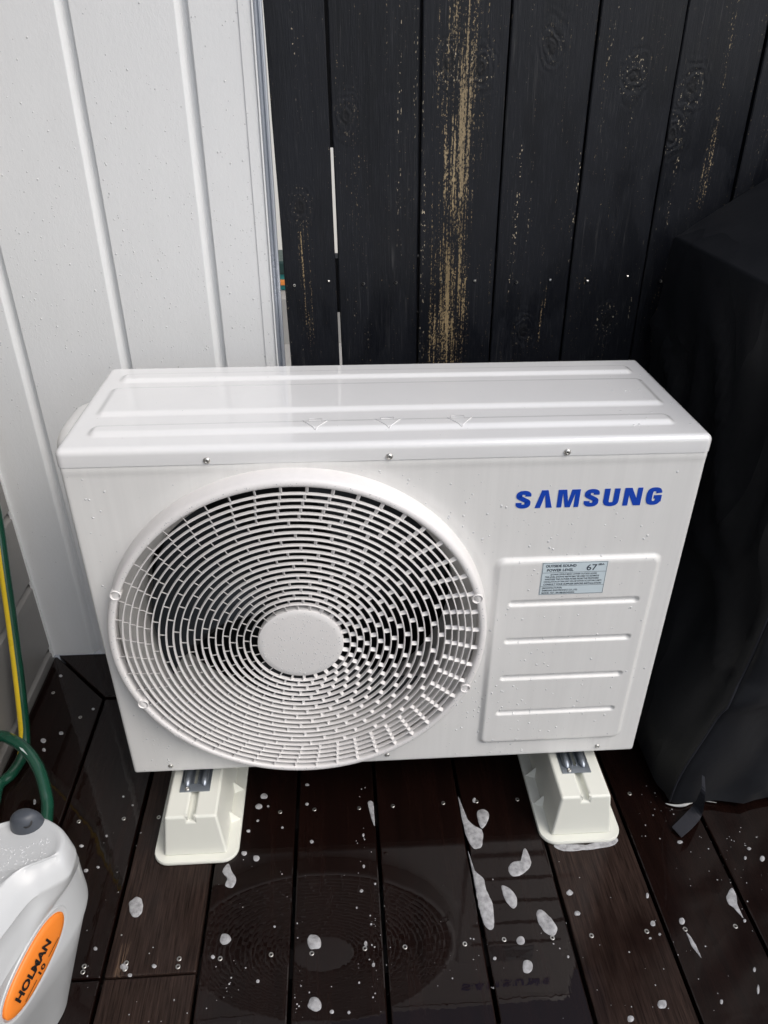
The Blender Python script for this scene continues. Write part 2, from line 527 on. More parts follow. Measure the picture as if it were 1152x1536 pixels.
def mat_foam():
    t = NT('soap_foam')
    v = t.geo()
    vor = t.n('ShaderNodeTexVoronoi'); vor.inputs['Scale'].default_value = 600; t.l(v, vor.inputs['Vector'])
    n = t.noise(v, 90, 4)
    c = t.mix(t.ramp(vor.outputs['Distance'], [(0.0, 0.0), (0.5, 1.0)]), (0.42, 0.42, 0.43), (0.56, 0.56, 0.57))
    t.set(Base_Color=t.mix(n, c, (0.50, 0.50, 0.51)), Roughness=0.3)
    t.b.inputs['Subsurface Weight'].default_value = 0.3
    t.b.inputs['Subsurface Radius'].default_value = (0.004, 0.004, 0.004)
    al = t.ramp(t.noise(v, 110, 3, 0.6), [(0.30, 0.45), (0.62, 0.85)])
    t.set(Alpha=al)
    t.set(Normal=t.bump(t.math('ADD', vor.outputs['Distance'], n), 0.3, 0.0015))
    return t.m
M['foam'] = mat_foam()

# ================================================================== SETTING
# ground reaching the horizon
gm = MB(); gm.add([(-300, -300, -0.2), (300, -300, -0.2), (300, 300, -0.2), (-300, 300, -0.2)], [(0, 1, 2, 3)])
tag(gm.build('ground', M['concrete'], recalc=False), kind='structure')

# ---------------------------------------------------------------- deck
WALL_X = -0.735      # grey side wall face
WALL_Y = 0.448       # white wall face
jm = MB()
for y in (0.42, 0.255, 0.003, -0.2575, -0.51, -0.76, -1.0, -1.25, -1.5, -1.75):
    jm.box((-0.73, y - 0.022, -0.198), (2.2, y + 0.022, -0.0215))
deck = jm.build('deck', M['joist'])
tag(deck, kind='structure')

def screw_mesh(rad=0.0037):
    b = MB()
    seg = 14
    prof = [(rad, -0.004), (rad, 0.0006), (rad*0.86, 0.0010), (rad*0.5, 0.0009), (rad*0.36, -0.0008)]
    rings = [[(r*math.cos(2*math.pi*k/seg), r*math.sin(2*math.pi*k/seg), z) for k in range(seg)] for r, z in prof]
    b.loft(rings, False, True)
    return b.mesh('deck_screw')
SCREW = screw_mesh(); SCREW.materials.append(M['screw']); SCREW.materials.append(M['screw_dark'])
for p in SCREW.polygons:
    if len(p.vertices) > 4: p.material_index = 1

def deck_board(x0, x1, y0, y1, dry, screws, seed, poly=None):
    g = 0.0028
    cx, cy = (x0 + x1) / 2, (y0 + y1) / 2
    b = MB()
    if poly is None:
        pl = [(x0 + g, y0 + 0.0015), (x1 - g, y0 + 0.0015), (x1 - g, y1 - 0.0015), (x0 + g, y1 - 0.0015)]
    else:
        pl = poly
    n = len(pl)
    tops = [(p[0] - cx, p[1] - cy, 0.0) for p in pl]; bots = [(p[0] - cx, p[1] - cy, -0.021) for p in pl]
    b.add(bots + tops, [tuple(reversed(range(n))), tuple(range(n, 2*n))] + [(i, (i+1) % n, n + (i+1) % n, n + i) for i in range(n)])
    me = b.mesh('deck_board', bevel=0.0022, bseg=2)
    me.materials.append(M['deck'])
    o = bpy.data.objects.new('deck_board', me); COL.objects.link(o)
    o.parent = deck; o.location = (cx, cy, 0)
    o.rotation_euler = (random.uniform(-.0012, .0012), random.uniform(-.004, .004), 0)
    o['seed'] = float(seed); o['dry'] = float(dry)
    for sx, sy in screws:
        s = bpy.data.objects.new('screw', SCREW); COL.objects.link(s)
        s.parent = o; s.location = (sx - cx, sy - cy, 0.0)
        s.rotation_euler = (0, 0, random.uniform(0, 3))
    return o

EDGES = [-0.586, -0.445, -0.304, -0.165, -0.0215, 0.1335, 0.2715, 0.4225, 0.566, 0.709, 0.853, 0.997, 1.14, 1.283, 1.427, 1.57, 1.714, 1.857, 2.0]
DRY = [0.10, 0.66, 0.16, 0.12, 0.04, 0.06, 0.72, 0.12, 0.22, 0.1, 0.1, 0.2, 0.2, 0.2, 0.2, 0.2, 0.2, 0.2]
rows = (0.003, -0.253, -0.51, -0.76, -1.0, -1.25, -1.5, -1.75)
for i in range(len(EDGES) - 1):
    x0, x1 = EDGES[i], EDGES[i+1]
    sx = (x0 + 0.031, x1 - 0.031)
    if i < 2:   # butt joint in the two boards beside the side board
        deck_board(x0, x1, -0.2735, 0.306, DRY[i], [(s, y + random.uniform(-.002, .002)) for s in sx for y in (0.003, -0.252)], 3.7 * i)
        deck_board(x0, x1, -2.0, -0.2735, min(1, DRY[i] + 0.12), [(s, y + random.uniform(-.002, .002)) for s in sx for y in (-0.2635, -0.51, -0.76, -1.0, -1.25, -1.5, -1.75)], 3.7 * i + 1.9)
    else:
        ys = rows if x0 < 1.1 else rows[:2]
        deck_board(x0, x1, -2.0, 0.306, DRY[i], [(s, y + random.uniform(-.002, .002)) for s in sx for y in ys], 3.7 * i)
# mitred border boards along the two walls
deck_board(-0.732, -0.587, -2.0, 0.446, 0.03, [(-0.70, 0.33), (-0.622, 0.255), (-0.70, 0.003), (-0.617, 0.003), (-0.70, -0.253), (-0.617, -0.253)], 51.0,
           poly=[(-0.7315, -2.0), (-0.5885, -2.0), (-0.5885, 0.3055), (-0.7255, 0.4455), (-0.7315, 0.4455)])
deck_board(-0.732, 2.0, 0.308, 0.446, 0.0, [(-0.56, 0.335), (-0.56, 0.42), (-0.1, 0.335), (-0.1, 0.42)], 57.3,
           poly=[(-0.5865, 0.3085), (2.0, 0.3085), (2.0, 0.4455), (-0.7215, 0.4455)])
deck_board(-0.15, 2.0, 0.451, 0.572, 0.0, [], 61.0)

# ---------------------------------------------------------------- white clad wall
wall = empty('clad_wall', (-0.45, WALL_Y, 0))
tag(wall, 'white wall of wide vertical grooved boards behind the air conditioner, beaded with rain', 'wall')
def clad_board(c0, c1, lo, hi, kind, mat, parent, name='cladding_board'):
    """One shiplap board across c0..c1: flat face, bevel, tongue floor, sharp edge of the next board.
    kind 'v': runs in z on plane y=WALL_Y.  kind 'h': runs in y on plane x=WALL_X, c is z."""
    D = 0.0105
    # profile (c, depth into wall)
    pr = [(c0, D), (c0, 0.0006), (c0 + 0.0012, 0.0), (c1 - 0.0205, 0.0), (c1 - 0.0195, 0.0004), (c1 - 0.0105, D - 0.0006), (c1 - 0.0095, D), (c1 + 0.0005, D), (c1 + 0.0005, 0.018), (c0, 0.018)]
    b = MB(); rings = []
    for e in (lo, hi):
        if kind == 'v': rings.append([(c, WALL_Y + d, e) for c, d in pr])
        else: rings.append([(WALL_X - d, e, c) for c, d in pr])
    b.loft(rings)
    return b.build(name, mat, parent)
# groove right-hand edges measured on the photograph
GV = [-0.802, -0.6265, -0.4445, -0.2728]
for a, b_ in zip(GV[:-1], GV[1:]):
    clad_board(a, b_, 0.004, 2.45, 'v', M['clad_white'], wall)
clad_board(GV[-1], -0.176, 0.004, 2.45, 'v', M['clad_white'], wall)
cm = MB(); cm.box((-0.80, WALL_Y + 0.0185, 0.0), (-0.179, WALL_Y + 0.085, 2.45)); cm.build('wall_core', M['clad_white'], wall)
# corner trim: cover strip, bead and pale alloy channel
b = MB(); b.box((-0.2005, WALL_Y - 0.0018, 0.004), (-0.1812, WALL_Y + 0.012, 2.45)); b.build('cover_strip', M['clad_white'], wall, bevel=0.0008)
b = MB(); b.box((-0.1808, WALL_Y - 0.0045, 0.004), (-0.1778, WALL_Y + 0.012, 2.45)); b.build('bead', M['clad_white'], wall, bevel=0.0009)
ch = [(-0.1775, -0.001), (-0.1768, -0.002), (-0.1755, 0.005), (-0.1712, 0.0065), (-0.1702, 0.001), (-0.1692, 0.001), (-0.1684, 0.007), (-0.1660, 0.008), (-0.1655, 0.014), (-0.174, 0.060), (-0.1785, 0.060)]
b = MB(); b.loft([[(x, WALL_Y + d, z) for x, d in ch] for z in (0.004, 2.45)]); b.build('corner_channel', M['flash'], wall)

# ---------------------------------------------------------------- grey side wall
side = empty('weatherboard_wall', (WALL_X, -0.5, 0))
tag(side, 'dark grey wall of horizontal boards beside the hose and hose reel', 'wall')
LZ = [-0.145, 0.0345, 0.2165, 0.3915, 0.5665, 0.7415, 0.9165, 1.0915, 1.2665, 1.4415, 1.6165, 1.7915, 1.9665, 2.1415, 2.3165]
# horizontal boards: bevelled edge is the lower edge of the groove, facing up
for a, b_ in zip(LZ[:-1], LZ[1:]):
    clad_board(a, b_, -2.2, WALL_Y + 0.002, 'h', M['clad_grey'], side, 'weatherboard')
cm = MB(); cm.box((-0.82, -2.2, -0.19), (WALL_X - 0.0185, WALL_Y + 0.002, 2.32)); cm.build('wall_core', M['clad_grey'], side)
b = MB(); b.box((WALL_X - 0.003, WALL_Y - 0.0065, 0.002), (WALL_X + 0.0025, WALL_Y + 0.001, 2.3)); b.build('corner_bead', M['clad_white'], side)

# ---------------------------------------------------------------- black paling fence
FY = 0.58
fence = empty('paling_fence', (0.6, FY, 0))
tag(fence, 'black stained paling fence of rough vertical boards with worn bare patches', 'fence')
FX = [-0.164, -0.0595, 0.0965, 0.2455, 0.3945, 0.5430, 0.6900, 0.8400, 0.9890, 1.138, 1.287, 1.436, 1.585, 1.734, 1.883]
LEAN = -0.016
FP = {  # streak_x, slope, width, full, knots
    0: dict(streak_x=-0.012, streak_slope=0.0, streak_w=0.02, streak_full=0.0, ka=(-0.012, 0.94), kb=(0.03, 1.4), kf=0.7),
    1: dict(streak_x=0.09, streak_slope=0.0, streak_w=0.001, streak_full=0.0, ka=(-0.054, 1.085), kb=(0.02, 1.5), kf=0.15),
    2: dict(streak_x=-0.014, streak_slope=0.03, streak_w=0.050, streak_full=1.0, ka=(-0.030, 1.165), kb=(0.026, 1.16), kf=1.0),
    3: dict(streak_x=0.03, streak_slope=0.02, streak_w=0.006, streak_full=0.0, ka=(-0.002, 1.195), kb=(-0.01, 0.70), kf=0.2),
    4: dict(streak_x=0.09, streak_slope=0.0, streak_w=0.001, streak_full=0.0, ka=(-0.004, 1.148), kb=(0.01, 0.72), kf=1.3),
    5: dict(streak_x=0.012, streak_slope=0.03, streak_w=0.014, streak_full=0.0, ka=(-0.044, 1.13), kb=(-0.065, 1.06), kf=0.8),
}
bx_mesh_seed = 0
for i in range(len(FX) - 1):
    x0, x1 = FX[i], FX[i+1]
    w = x1 - x0; cx = (x0 + x1) / 2
    gap = 0.0052 if i in (0,) else 0.0034
    gl = 0.0 if i == 1 else 0.0006
    b = MB(); rings = []
    nz = 26
    for k in range(nz + 1):
        z = 1.76 * k / nz
        e0 = -w/2 + gl + 0.0009 * mnoise.noise(Vector((i*3.1, z*6, 0)))
        e1 = w/2 - gap + 0.0009 * mnoise.noise(Vector((i*3.1+9, z*6, 0)))
        yo = 0.0012 * mnoise.noise(Vector((i*2.3, z*2, 5)))
        rings.append([(e0, yo + 0.0015, z), (e0 + 0.002, yo, z), (e1 - 0.002, yo, z), (e1, yo + 0.0015, z), (e1, 0.019, z), (e0, 0.019, z)])
    b.loft(rings)
    me = b.mesh('fence_board'); me.materials.append(M['fence'])
    o = bpy.data.objects.new('fence_board', me); COL.objects.link(o); o.parent = fence
    wy = FY + (0.0, 0.003, -0.001, 0.002, 0.0, 0.003)[i % 6]
    o.location = (cx - 0.6 - LEAN * 0.67, wy - FY, 0.0)
    o.rotation_euler = (0, LEAN, 0)
    P = FP.get(i, dict(streak_x=0.01, streak_slope=0.01, streak_w=0.008, streak_full=0.0, ka=(0.02, 1.0), kb=(-0.03, 0.5), kf=0.4))
    for k in ('streak_x', 'streak_slope', 'streak_w', 'streak_full'): o[k] = float(P[k])
    o['streak_amt'] = {2: 1.0, 0: 0.22, 5: 0.6, 3: 0.5}.get(i, 0.3)
    o['knot_x_a'], o['knot_z_a'] = P['ka']; o['knot_x_b'], o['knot_z_b'] = P['kb']
    o['knot_fleck'] = float(P['kf']); o['seed'] = 2.37 * i + 0.4
    for sxx in (-0.035, 0.036):
        for zz in (0.802, 1.52, 0.2):
            s = bpy.data.objects.new('screw', SCREW); COL.objects.link(s); s.parent = o
            s.location = (sxx + random.uniform(-.006, .006), -0.0002, zz + random.uniform(-.005, .005)); s.rotation_euler = (R(90), 0, random.uniform(0, 3))
            s.scale = (0.72, 0.72, 0.72)
for z0, z1 in ((0.15, 0.25), (0.737, 0.842), (1.47, 1.57)):
    b = MB(); b.box((-0.155, FY + 0.0235, z0), (2.0, FY + 0.068, z1)); b.build('rail', M['wood_raw'], fence)
for i in range(2, len(FX) - 1):     # backing palings closing the gaps
    x = FX[i] - LEAN * 0.2
    for z0, z1 in ((0.255, 0.732), (0.847, 1.465), (1.575, 1.75)):
        b = MB(); b.box((x - 0.045, FY + 0.0245, z0), (x + 0.045, FY + 0.040, z1)); b.build('backing_board', M['wood_raw'], fence)
b = MB(); b.box((FX[1] - 0.04, FY + 0.0245, 1.035), (FX[1] + 0.03, FY + 0.040, 1.465)); b.build('backing_board', M['wood_raw'], fence)

# ---------------------------------------------------------------- beyond the fence
nb = empty('neighbouring_building', (0, 3.9, -0.2))
tag(nb, 'pale cream building glimpsed through the gaps in the black fence', 'building')
b = MB(); b.box((-5, 3.9, -0.2), (4, 4.1, 2.9)); b.build('wall', M['cream'], nb)
b = MB(); b.box((-5.2, 3.6, 2.9), (4.2, 5.5, 3.0)); b.build('roof', M['clad_grey'], nb)
b = MB(); b.box((-5, 3.2, -0.2), (4, 3.9005, 0.05)); b.build('concrete_ledge', M['concrete'], nb)
cr = empty('storage_tub', (-0.40, 3.5, 0.05))
tag(cr, 'teal tub with an orange band, glimpsed through the gap beside the corner trim', 'tub')
b = MB()
b.loft([[(-0.40 + s*hx*0.30, 3.5 + q*hx*0.13, z) for s, q in ((-1,-1),(1,-1),(1,1),(-1,1))] for z, hx in ((0.05, 0.9), (0.145, 1.0))])
b.build('tub_body', M['teal'], cr, bevel=0.01)
b = MB(); b.box((-0.712, 3.358, 0.082), (-0.088, 3.642, 0.112)); b.build('band', M['crate_orange'], cr, bevel=0.006)
b = MB(); b.box((-0.72, 3.35, 0.142), (-0.08, 3.65, 0.215)); b.build('tub_lid', M['dark_green'], cr, bevel=0.012)

# ================================================================== AIR CONDITIONER
Z0 = 0.116           # underside of the casing
UW = 0.44            # half width at the lid
UD = 0.305
ac = empty('air_conditioner', (0, UD/2, Z0))
tag(ac, 'white outdoor air conditioner unit with round fan grille and blue lettering', 'air conditioner')
GC = (-0.1358, 0.305 + Z0)       # grille centre x,z

# --- front panel with raised service cover and pressed slots
def rrect_sdf(x, z, x0, x1, z0, z1, r):
    cx, cz = (x0+x1)/2, (z0+z1)/2
    qx = np.abs(x-cx) - ((x1-x0)/2 - r); qz = np.abs(z-cz) - ((z1-z0)/2 - r)
    return np.hypot(np.maximum(qx, 0), np.maximum(qz, 0)) + np.minimum(np.maximum(qx, qz), 0) - r
def panel_h(x, z):
    d = rrect_sdf(x, z, 0.1535, 0.4065, 0.0400 + Z0, 0.4320 + Z0, 0.016)
    h = 0.0058 * (1 - sstep(-0.009, 0.0, d))
    for zz in (0.3488, 0.2745, 0.1962, 0.1172):
        ds = rrect_sdf(x, z, 0.1800, 0.3830, zz + Z0 - 0.0060, zz + Z0 + 0.0060, 0.0058)
        h = h - 0.0046 * (1 - sstep(-0.0044, 0.0006, ds))
    rr = np.hypot(x - GC[0], z - GC[1])
    h = h + 0.0008 * np.exp(-((rr - 0.292) / 0.007) ** 2)      # shallow swage round the grille
    h = h + 0.0009 * (1 - sstep(0.0, 0.010, np.abs(z - (Z0 + 0.591))))
    return h
er = 0.0055
us = np.unique(np.concatenate([np.linspace(-UW + 0.0025 + er, 0.148, 170), np.linspace(0.148, UW - 0.0025 - er, 170)]))
vz = [Z0 + er, Z0 + 0.596]
for zz in (0.3488, 0.2745, 0.1962, 0.1172, 0.036, 0.436):
    vz += list(np.linspace(Z0 + zz - 0.010, Z0 + zz + 0.010, 17))
vz += list(np.linspace(Z0 + er, Z0 + 0.596, 170))
vz = np.unique(np.round(np.array(vz), 5))
vz = vz[(vz >= Z0 + er) & (vz <= Z0 + 0.596)]
vz = vz[np.concatenate([[True], np.diff(vz) > 0.0006])]
vv, ff = rounded_plate(us, vz, panel_h, er, 0.02, keep=lambda x, z: math.hypot(x - GC[0], z - GC[1]) > 0.2745)
b = MB(); b.add([(u, 0.0015 - hh, v) for u, v, hh in vv], ff)
o = b.build('front_panel', M['panel'], ac, weld=True); autosmooth(o, 40)

# --- casing shell (sides, back, base), open at the front
b = MB()
xs, y0, y1, z0, z1 = UW - 0.0035, 0.0125, UD - 0.002, Z0 + 0.0015, Z0 + 0.6005
b.box((-xs, y0, z0), (-xs + 0.0015, y1, z1)); b.build('side_panel', M['panel'], ac)
b = MB(); b.box((xs - 0.0015, y0, z0), (xs, y1, z1)); b.build('side_panel', M['panel'], ac)
b = MB(); b.box((-xs + 0.002, y1 - 0.0015, z0), (xs - 0.002, y1, z1)); b.build('rear_panel', M['panel'], ac)
b = MB(); b.box((-xs + 0.002, y0, z0), (xs - 0.002, y1 - 0.002, z0 + 0.0015)); b.build('base_pan', M['galv'], ac)
# inner partition and coil, coloured black to paint in the casing's inner shade
b = MB()
b.box((-xs + 0.006, 0.20, z0 + 0.004), (0.15, 0.29, z1 - 0.003))
b.box((-xs + 0.006, 0.055, z0 + 0.004), (-xs + 0.03, 0.1995, z1 - 0.003))
b.build('condenser_coil', M['coil'], ac)
b = MB(); b.box((0.155, 0.02, z0 + 0.004), (0.157, 0.29, z1 - 0.003)); b.build('partition', M['coil'], ac)
b = MB(); b.box((-xs + 0.032, 0.022, z0 + 0.004), (0.1545, 0.1995, z0 + 0.0055)); b.build('shade_floor', M['coil'], ac)  # added dark sheet, painted shade over the casing floor

# --- lid with three pressed channels
TOP = Z0 + 0.6225
lr = 0.0095
def chan(x, y, ya, yb, xa, xb, sl, depth):
    d = rrect_sdf(x, y, xa, xb, ya, yb, 0.014)
    return depth * (1 - sstep(-sl, 0.0, d))
def lid_h(x, y):
    h = chan(x, y, 0.232, 0.272, -0.412, 0.412, 0.011, 0.0042)
    h = h + chan(x, y, 0.103, 0.2145, -0.416, 0.414, 0.013, 0.0040)
    h = h + chan(x, y, 0.036, 0.0755, -0.410, 0.404, 0.012, 0.0045)
    h = h + 0.0012 * np.cos(x / 0.44 * math.pi / 2) * np.sin(y / UD * math.pi)
    return h
us = np.concatenate([np.linspace(-UW + lr, -0.39, 26), np.linspace(-0.385, 0.38, 40), np.linspace(0.385, UW - lr, 26)])
vs_ = np.linspace(lr, UD - lr, 120)
vv, ff = rounded_plate(us, vs_, lid_h, lr, 0.0155, steps=6, corner=7)
b = MB(); b.add([(u, v, TOP + hh if not False else 0) for u, v, hh in vv], ff)
lid = b.build('lid', M['lid'], ac, weld=True); autosmooth(lid, 50)
b = MB(); b.box((-UW + 0.004, 0.005, TOP - 0.0255), (UW - 0.004, UD - 0.004, TOP - 0.0245)); 
# embossed arrow marks in the front channel
for cx in (-0.1015, -0.0005, 0.0995):
    a = MB()
    lz = lambda x, y, e: Vector((x, y, TOP + float(lid_h(np.array(x), np.array(y))) + e))
    for s in (-1, 1):
        a.tube([lz(cx + s*0.0175*(1 - k/6), 0.0660 - 0.0245*k/6, 0.0004) for k in range(7)], 0.0008, 8)
    a.tube([lz(cx - 0.0095, 0.0745, 0.0003), lz(cx - 0.0095, 0.0800, 0.0010), lz(cx + 0.0095, 0.0800, 0.0010), lz(cx + 0.0095, 0.0745, 0.0003)], 0.0006, 6)
    oo = a.build('arrow_mark', M['lid'], lid, smooth=True)

# --- casing screws
def cross_screw():
    b = MB(); seg = 18; r = 0.0046
    prof = [(r, 0.0002), (r, -0.0006), (r*0.9, -0.0016), (r*0.6, -0.0026), (r*0.3, -0.0030), (r*0.28, -0.0012)]
    b.loft([[(q*math.cos(2*math.pi*k/seg), y, q*math.sin(2*math.pi*k/seg)) for k in range(seg)] for q, y in prof], False, True)
    me = b.mesh('screw'); me.materials.append(M['screw']); me.materials.append(M['screw_dark'])
    for p in me.polygons:
        p.use_smooth = len(p.vertices) == 4
        if len(p.vertices) > 4: p.material_index = 1
    return me
CS = cross_screw()
for sx, sz, sy, sc in ((-0.2445, 0.6033, 0.0, 1.05), (-0.0032, 0.6028, 0.0, 1.05), (0.2384, 0.603, 0.0, 1.05), (-0.3733, 0.0192, 0.0015, 0.95), (-0.0018, 0.0216, 0.0015, 0.95), (0.370, 0.0189, 0.0015, 0.95)):
    s = bpy.data.objects.new('screw', CS); COL.objects.link(s); s.parent = ac
    s.location = (sx, sy - UD/2, sz); s.scale = (sc, sc, sc); s.rotation_euler = (0, random.uniform(0, 3), 0)

# --- fan grille
GY = -0.028
b = MB()
b.lathe_y(GC, [(0.2850, 0.002), (0.2836, -0.010), (0.2822, -0.021), (0.2805, -0.0258), (0.2778, -0.0282), (0.2740, -0.0286), (0.2712, -0.0280), (0.2700, -0.0262), (0.2694, -0.012), (0.2750, -0.010), (0.2795, 0.002)], 160, closed=True)
grille = b.build('fan_grille', M['grille'], ac); autosmooth(grille, 45)
HUB = 0.0645; RIN = 0.2695; NG = 20
radii = [HUB + (RIN - HUB) * k / NG for k in range(1, NG)]
for r in radii:
    b = MB()
    h0 = 0.00092; h1 = 0.00115
    b.lathe_y(GC, [(r - h0*0.6, GY), (r + h0*0.6, GY), (r + h0, GY + 0.0008), (r + h1, GY + 0.0058), (r - h1, GY + 0.0058), (r - h0, GY + 0.0008)], 128 if r > 0.12 else 80, closed=True)
    o = b.build('ring', M['grille'], grille); autosmooth(o, 35)
b = MB()
b.lathe_y(GC, [(0.0, GY - 0.0006), (HUB - 0.010, GY - 0.0005), (HUB - 0.003, GY), (HUB - 0.0008, GY + 0.0010), (HUB, GY + 0.003), (HUB, GY + 0.012), (HUB - 0.003, GY + 0.012)], 96)
o = b.build('hub_cap', M['hubcap'], grille, weld=True); autosmooth(o, 40)
# radial ribs, twisted as they run back
b = MB()
allr = [HUB] + radii + [RIN]
for gidx in range(NG):
    ra, rb = allr[gidx] - 0.0004, allr[gidx+1] + 0.0004
    outer = gidx >= NG - 5
    n = 48 if outer else 24
    for k in range(n):
        if outer:
            th = 2*math.pi*(k + 0.25)/n + 0.010*(NG - gidx)
        else:
            th = 2*math.pi*(k + (0.5 if gidx % 2 else 0.0))/n + 0.02*gidx
        rm = (ra + rb)/2
        tk = 0.00072
        vs2 = []
        for (yy, sh, t_) in ((GY + 0.0012, 0.0, tk*0.7), (GY + 0.0060, 0.0030, tk*1.0)):
            for rr in (ra, rb):
                for sgn in (-1, 1):
                    a_ = th + (sh + sgn*t_)/rr
                    vs2.append((GC[0] + rr*math.cos(a_), yy, GC[1] + rr*math.sin(a_)))
        b.add(vs2, [(0,1,3,2),(4,6,7,5),(0,4,5,1),(2,3,7,6),(0,2,6,4),(1,5,7,3)])
o = b.build('ribs', M['grille'], grille); tag(o, kind='stuff')
# screw bosses on the rim
for bx_, bz_ in ((-0.3906, 0.4087), (0.1262, 0.380), (0.1193, 0.2017), (-0.3854, 0.1965)):
    b = MB(); c = (bx_, bz_ + Z0)
    b.lathe_y(c, [(0.0082, GY + 0.012), (0.0082, GY - 0.0012), (0.0074, GY - 0.0020), (0.0066, GY - 0.0012), (0.0058, GY + 0.006), (0.0, GY + 0.0062)], 32)
    o = b.build('screw_boss', M['grille'], grille, weld=True); autosmooth(o, 40)

# --- bell mouth and fan behind the grille
b = MB()
prof = [(0.2785, 0.004), (0.2700, -0.002), (0.262, 0.004), (0.254, 0.014), (0.248, 0.028), (0.2455, 0.045), (0.2455, 0.120), (0.2475, 0.120), (0.2475, 0.045), (0.256, 0.020)]
b.lathe_y(GC, prof, 128); o = b.build('fan_shroud', M['shroud'], ac); autosmooth(o, 50)
fan = MB(); fan.lathe_y(GC, [(0.0, 0.030), (0.045, 0.031), (0.058, 0.036), (0.062, 0.045), (0.062, 0.10), (0.0, 0.10)], 48)
fan_o = fan.build('fan', M['fan'], ac, weld=True); autosmooth(fan_o, 40)
for k in range(3):
    b = MB(); a0 = R(150) + k*2*math.pi/3
    rings = []
    for s in range(13):
        f = s/12; row_t = []; row_b = []
        for q in range(9):
            g = q/8
            r = 0.06 + (0.236 - 0.06)*g
            span = R(62) + R(14)*g
            a = a0 + span*(f - 0.5) + R(18)*g*g
            y = 0.085 - 0.055*f*(0.6 + 0.4*g) + 0.012*math.sin(f*math.pi)
            row_t.append((GC[0] + r*math.cos(a), y, GC[1] + r*math.sin(a)))
            row_b.append((GC[0] + r*math.cos(a), y + 0.003, GC[1] + r*math.sin(a)))
        rings.append(row_t + row_b[::-1])
    b.loft(rings); o = b.build('blade', M['fan'], fan_o); autosmooth(o, 50)

# --- lettering
LH = 0.0285; LX = 0.1755; LZ0 = Z0 + 0.5150
letters = MB(); LAY = [0]
def lput(poly):
    """closed outline in metres (x,z) -> thin raised piece"""
    LAY[0] += 1
    y1_ = 0.0012 - 0.00030 - 0.000004*(LAY[0] % 12)
    n = len(poly)
    vs3 = [(LX + x*LH, y1_, LZ0 + z*LH) for x, z in poly] + [(LX + x*LH, 0.0016, LZ0 + z*LH) for x, z in poly]
    letters.add(vs3, [tuple(range(n))] + [(i, n+i, n+(i+1) % n, (i+1) % n) for i in range(n)])
def lstrip(path, wx, wz):
    LAY[0] += 1
    y1_ = 0.0012 - 0.00030 - 0.000004*(LAY[0] % 12)
    n = len(path); L = []; Rr = []
    for i, (x, z) in enumerate(path):
        a = path[max(i-1, 0)]; c = path[min(i+1, n-1)]
        tx, tz = c[0]-a[0], c[1]-a[1]; l_ = math.hypot(tx, tz) or 1
        nx, nz = -tz/l_, tx/l_
        L.append((x + nx*wx, z + nz*wz)); Rr.append((x - nx*wx, z - nz*wz))
    vs3 = [(LX + p[0]*LH, y1_, LZ0 + p[1]*LH) for p in L] + [(LX + p[0]*LH, y1_, LZ0 + p[1]*LH) for p in Rr]
    letters.add(vs3, [(i, i+1, n+i+1, n+i) for i in range(n-1)])
VW, HW = 0.150, 0.112
def let_S(x, w):
    rx = w/2 - VW; p = []
    cx = x + w/2
    for d in range(-8, 215, 8):
        a = R(d); p.append((cx + rx*math.copysign(abs(math.cos(a))**0.75, math.cos(a)), 0.715 + 0.175*math.copysign(abs(math.sin(a))**0.75, math.sin(a))))
    for d in range(36, -189, -8):
        a = R(d); p.append((cx + rx*math.copysign(abs(math.cos(a))**0.75, math.cos(a)), 0.285 + 0.175*math.copysign(abs(math.sin(a))**0.75, math.sin(a))))
    lstrip(p, VW, HW)
def let_A(x, w):
    ap = 0.16
    lput([(x, 0), (x + 0.27, 0), (x + w/2 + 0.03, 0.80), (x + w/2 - 0.02, 1), (x + w/2 - ap, 1)])
    lput([(x + w - 0.30, 0), (x + w, 0), (x + w/2 + ap, 1), (x + w/2 - 0.02, 1), (x + w/2 + 0.02, 0.75)])
def let_M(x, w):
    lput([(x, 0), (x + 0.24, 0), (x + 0.24, 1), (x, 1)]); lput([(x + w - 0.24, 0), (x + w, 0), (x + w, 1), (x + w - 0.24, 1)])
    lput([(x + 0.2, 1), (x + w/2 - 0.13, 0), (x + w/2, 0), (x + w/2, 0.30), (x + 0.42, 1)])
    lput([(x + w - 0.2, 1), (x + w - 0.42, 1), (x + w/2, 0.30), (x + w/2, 0), (x + w/2 + 0.13, 0)])
def let_U(x, w):
    rx = w/2 - VW + 0.01; cx = x + w/2
    p = [(cx - rx, 1.0), (cx - rx, 0.6)]
    for d in range(180, 361, 10):
        a = R(d); p.append((cx + rx*math.copysign(abs(math.cos(a))**0.7, math.cos(a)), 0.33 + 0.225*math.copysign(abs(math.sin(a))**0.75, math.sin(a))))
    p += [(cx + rx, 0.6), (cx + rx, 1.0)]
    lstrip(p, VW - 0.01, HW)
def let_N(x, w):
    lput([(x, 0), (x + 0.25, 0), (x + 0.25, 1), (x, 1)]); lput([(x + w - 0.25, 0), (x + w, 0), (x + w, 1), (x + w - 0.25, 1)])
    lput([(x + 0.06, 1), (x + w - 0.36, 0), (x + w - 0.06, 0), (x + 0.36, 1)])
def let_G(x, w):
    rx = w/2 - VW; cx = x + w/2; p = []
    for d in range(18, 375, 9):
        a = R(d)
        if d > 340: break
        p.append((cx + rx*math.copysign(abs(math.cos(a))**0.62, math.cos(a)), 0.5 + 0.39*math.copysign(abs(math.sin(a))**0.7, math.sin(a))))
    lstrip(p, VW, HW)
    lput([(x + w - 2*VW, 0.18), (x + w, 0.18), (x + w, 0.55), (x + w - 2*VW, 0.55)])
    lput([(x + w/2 + 0.0, 0.36), (x + w - 0.1, 0.36), (x + w - 0.1, 0.55), (x + w/2, 0.55)])
xx = 0.0
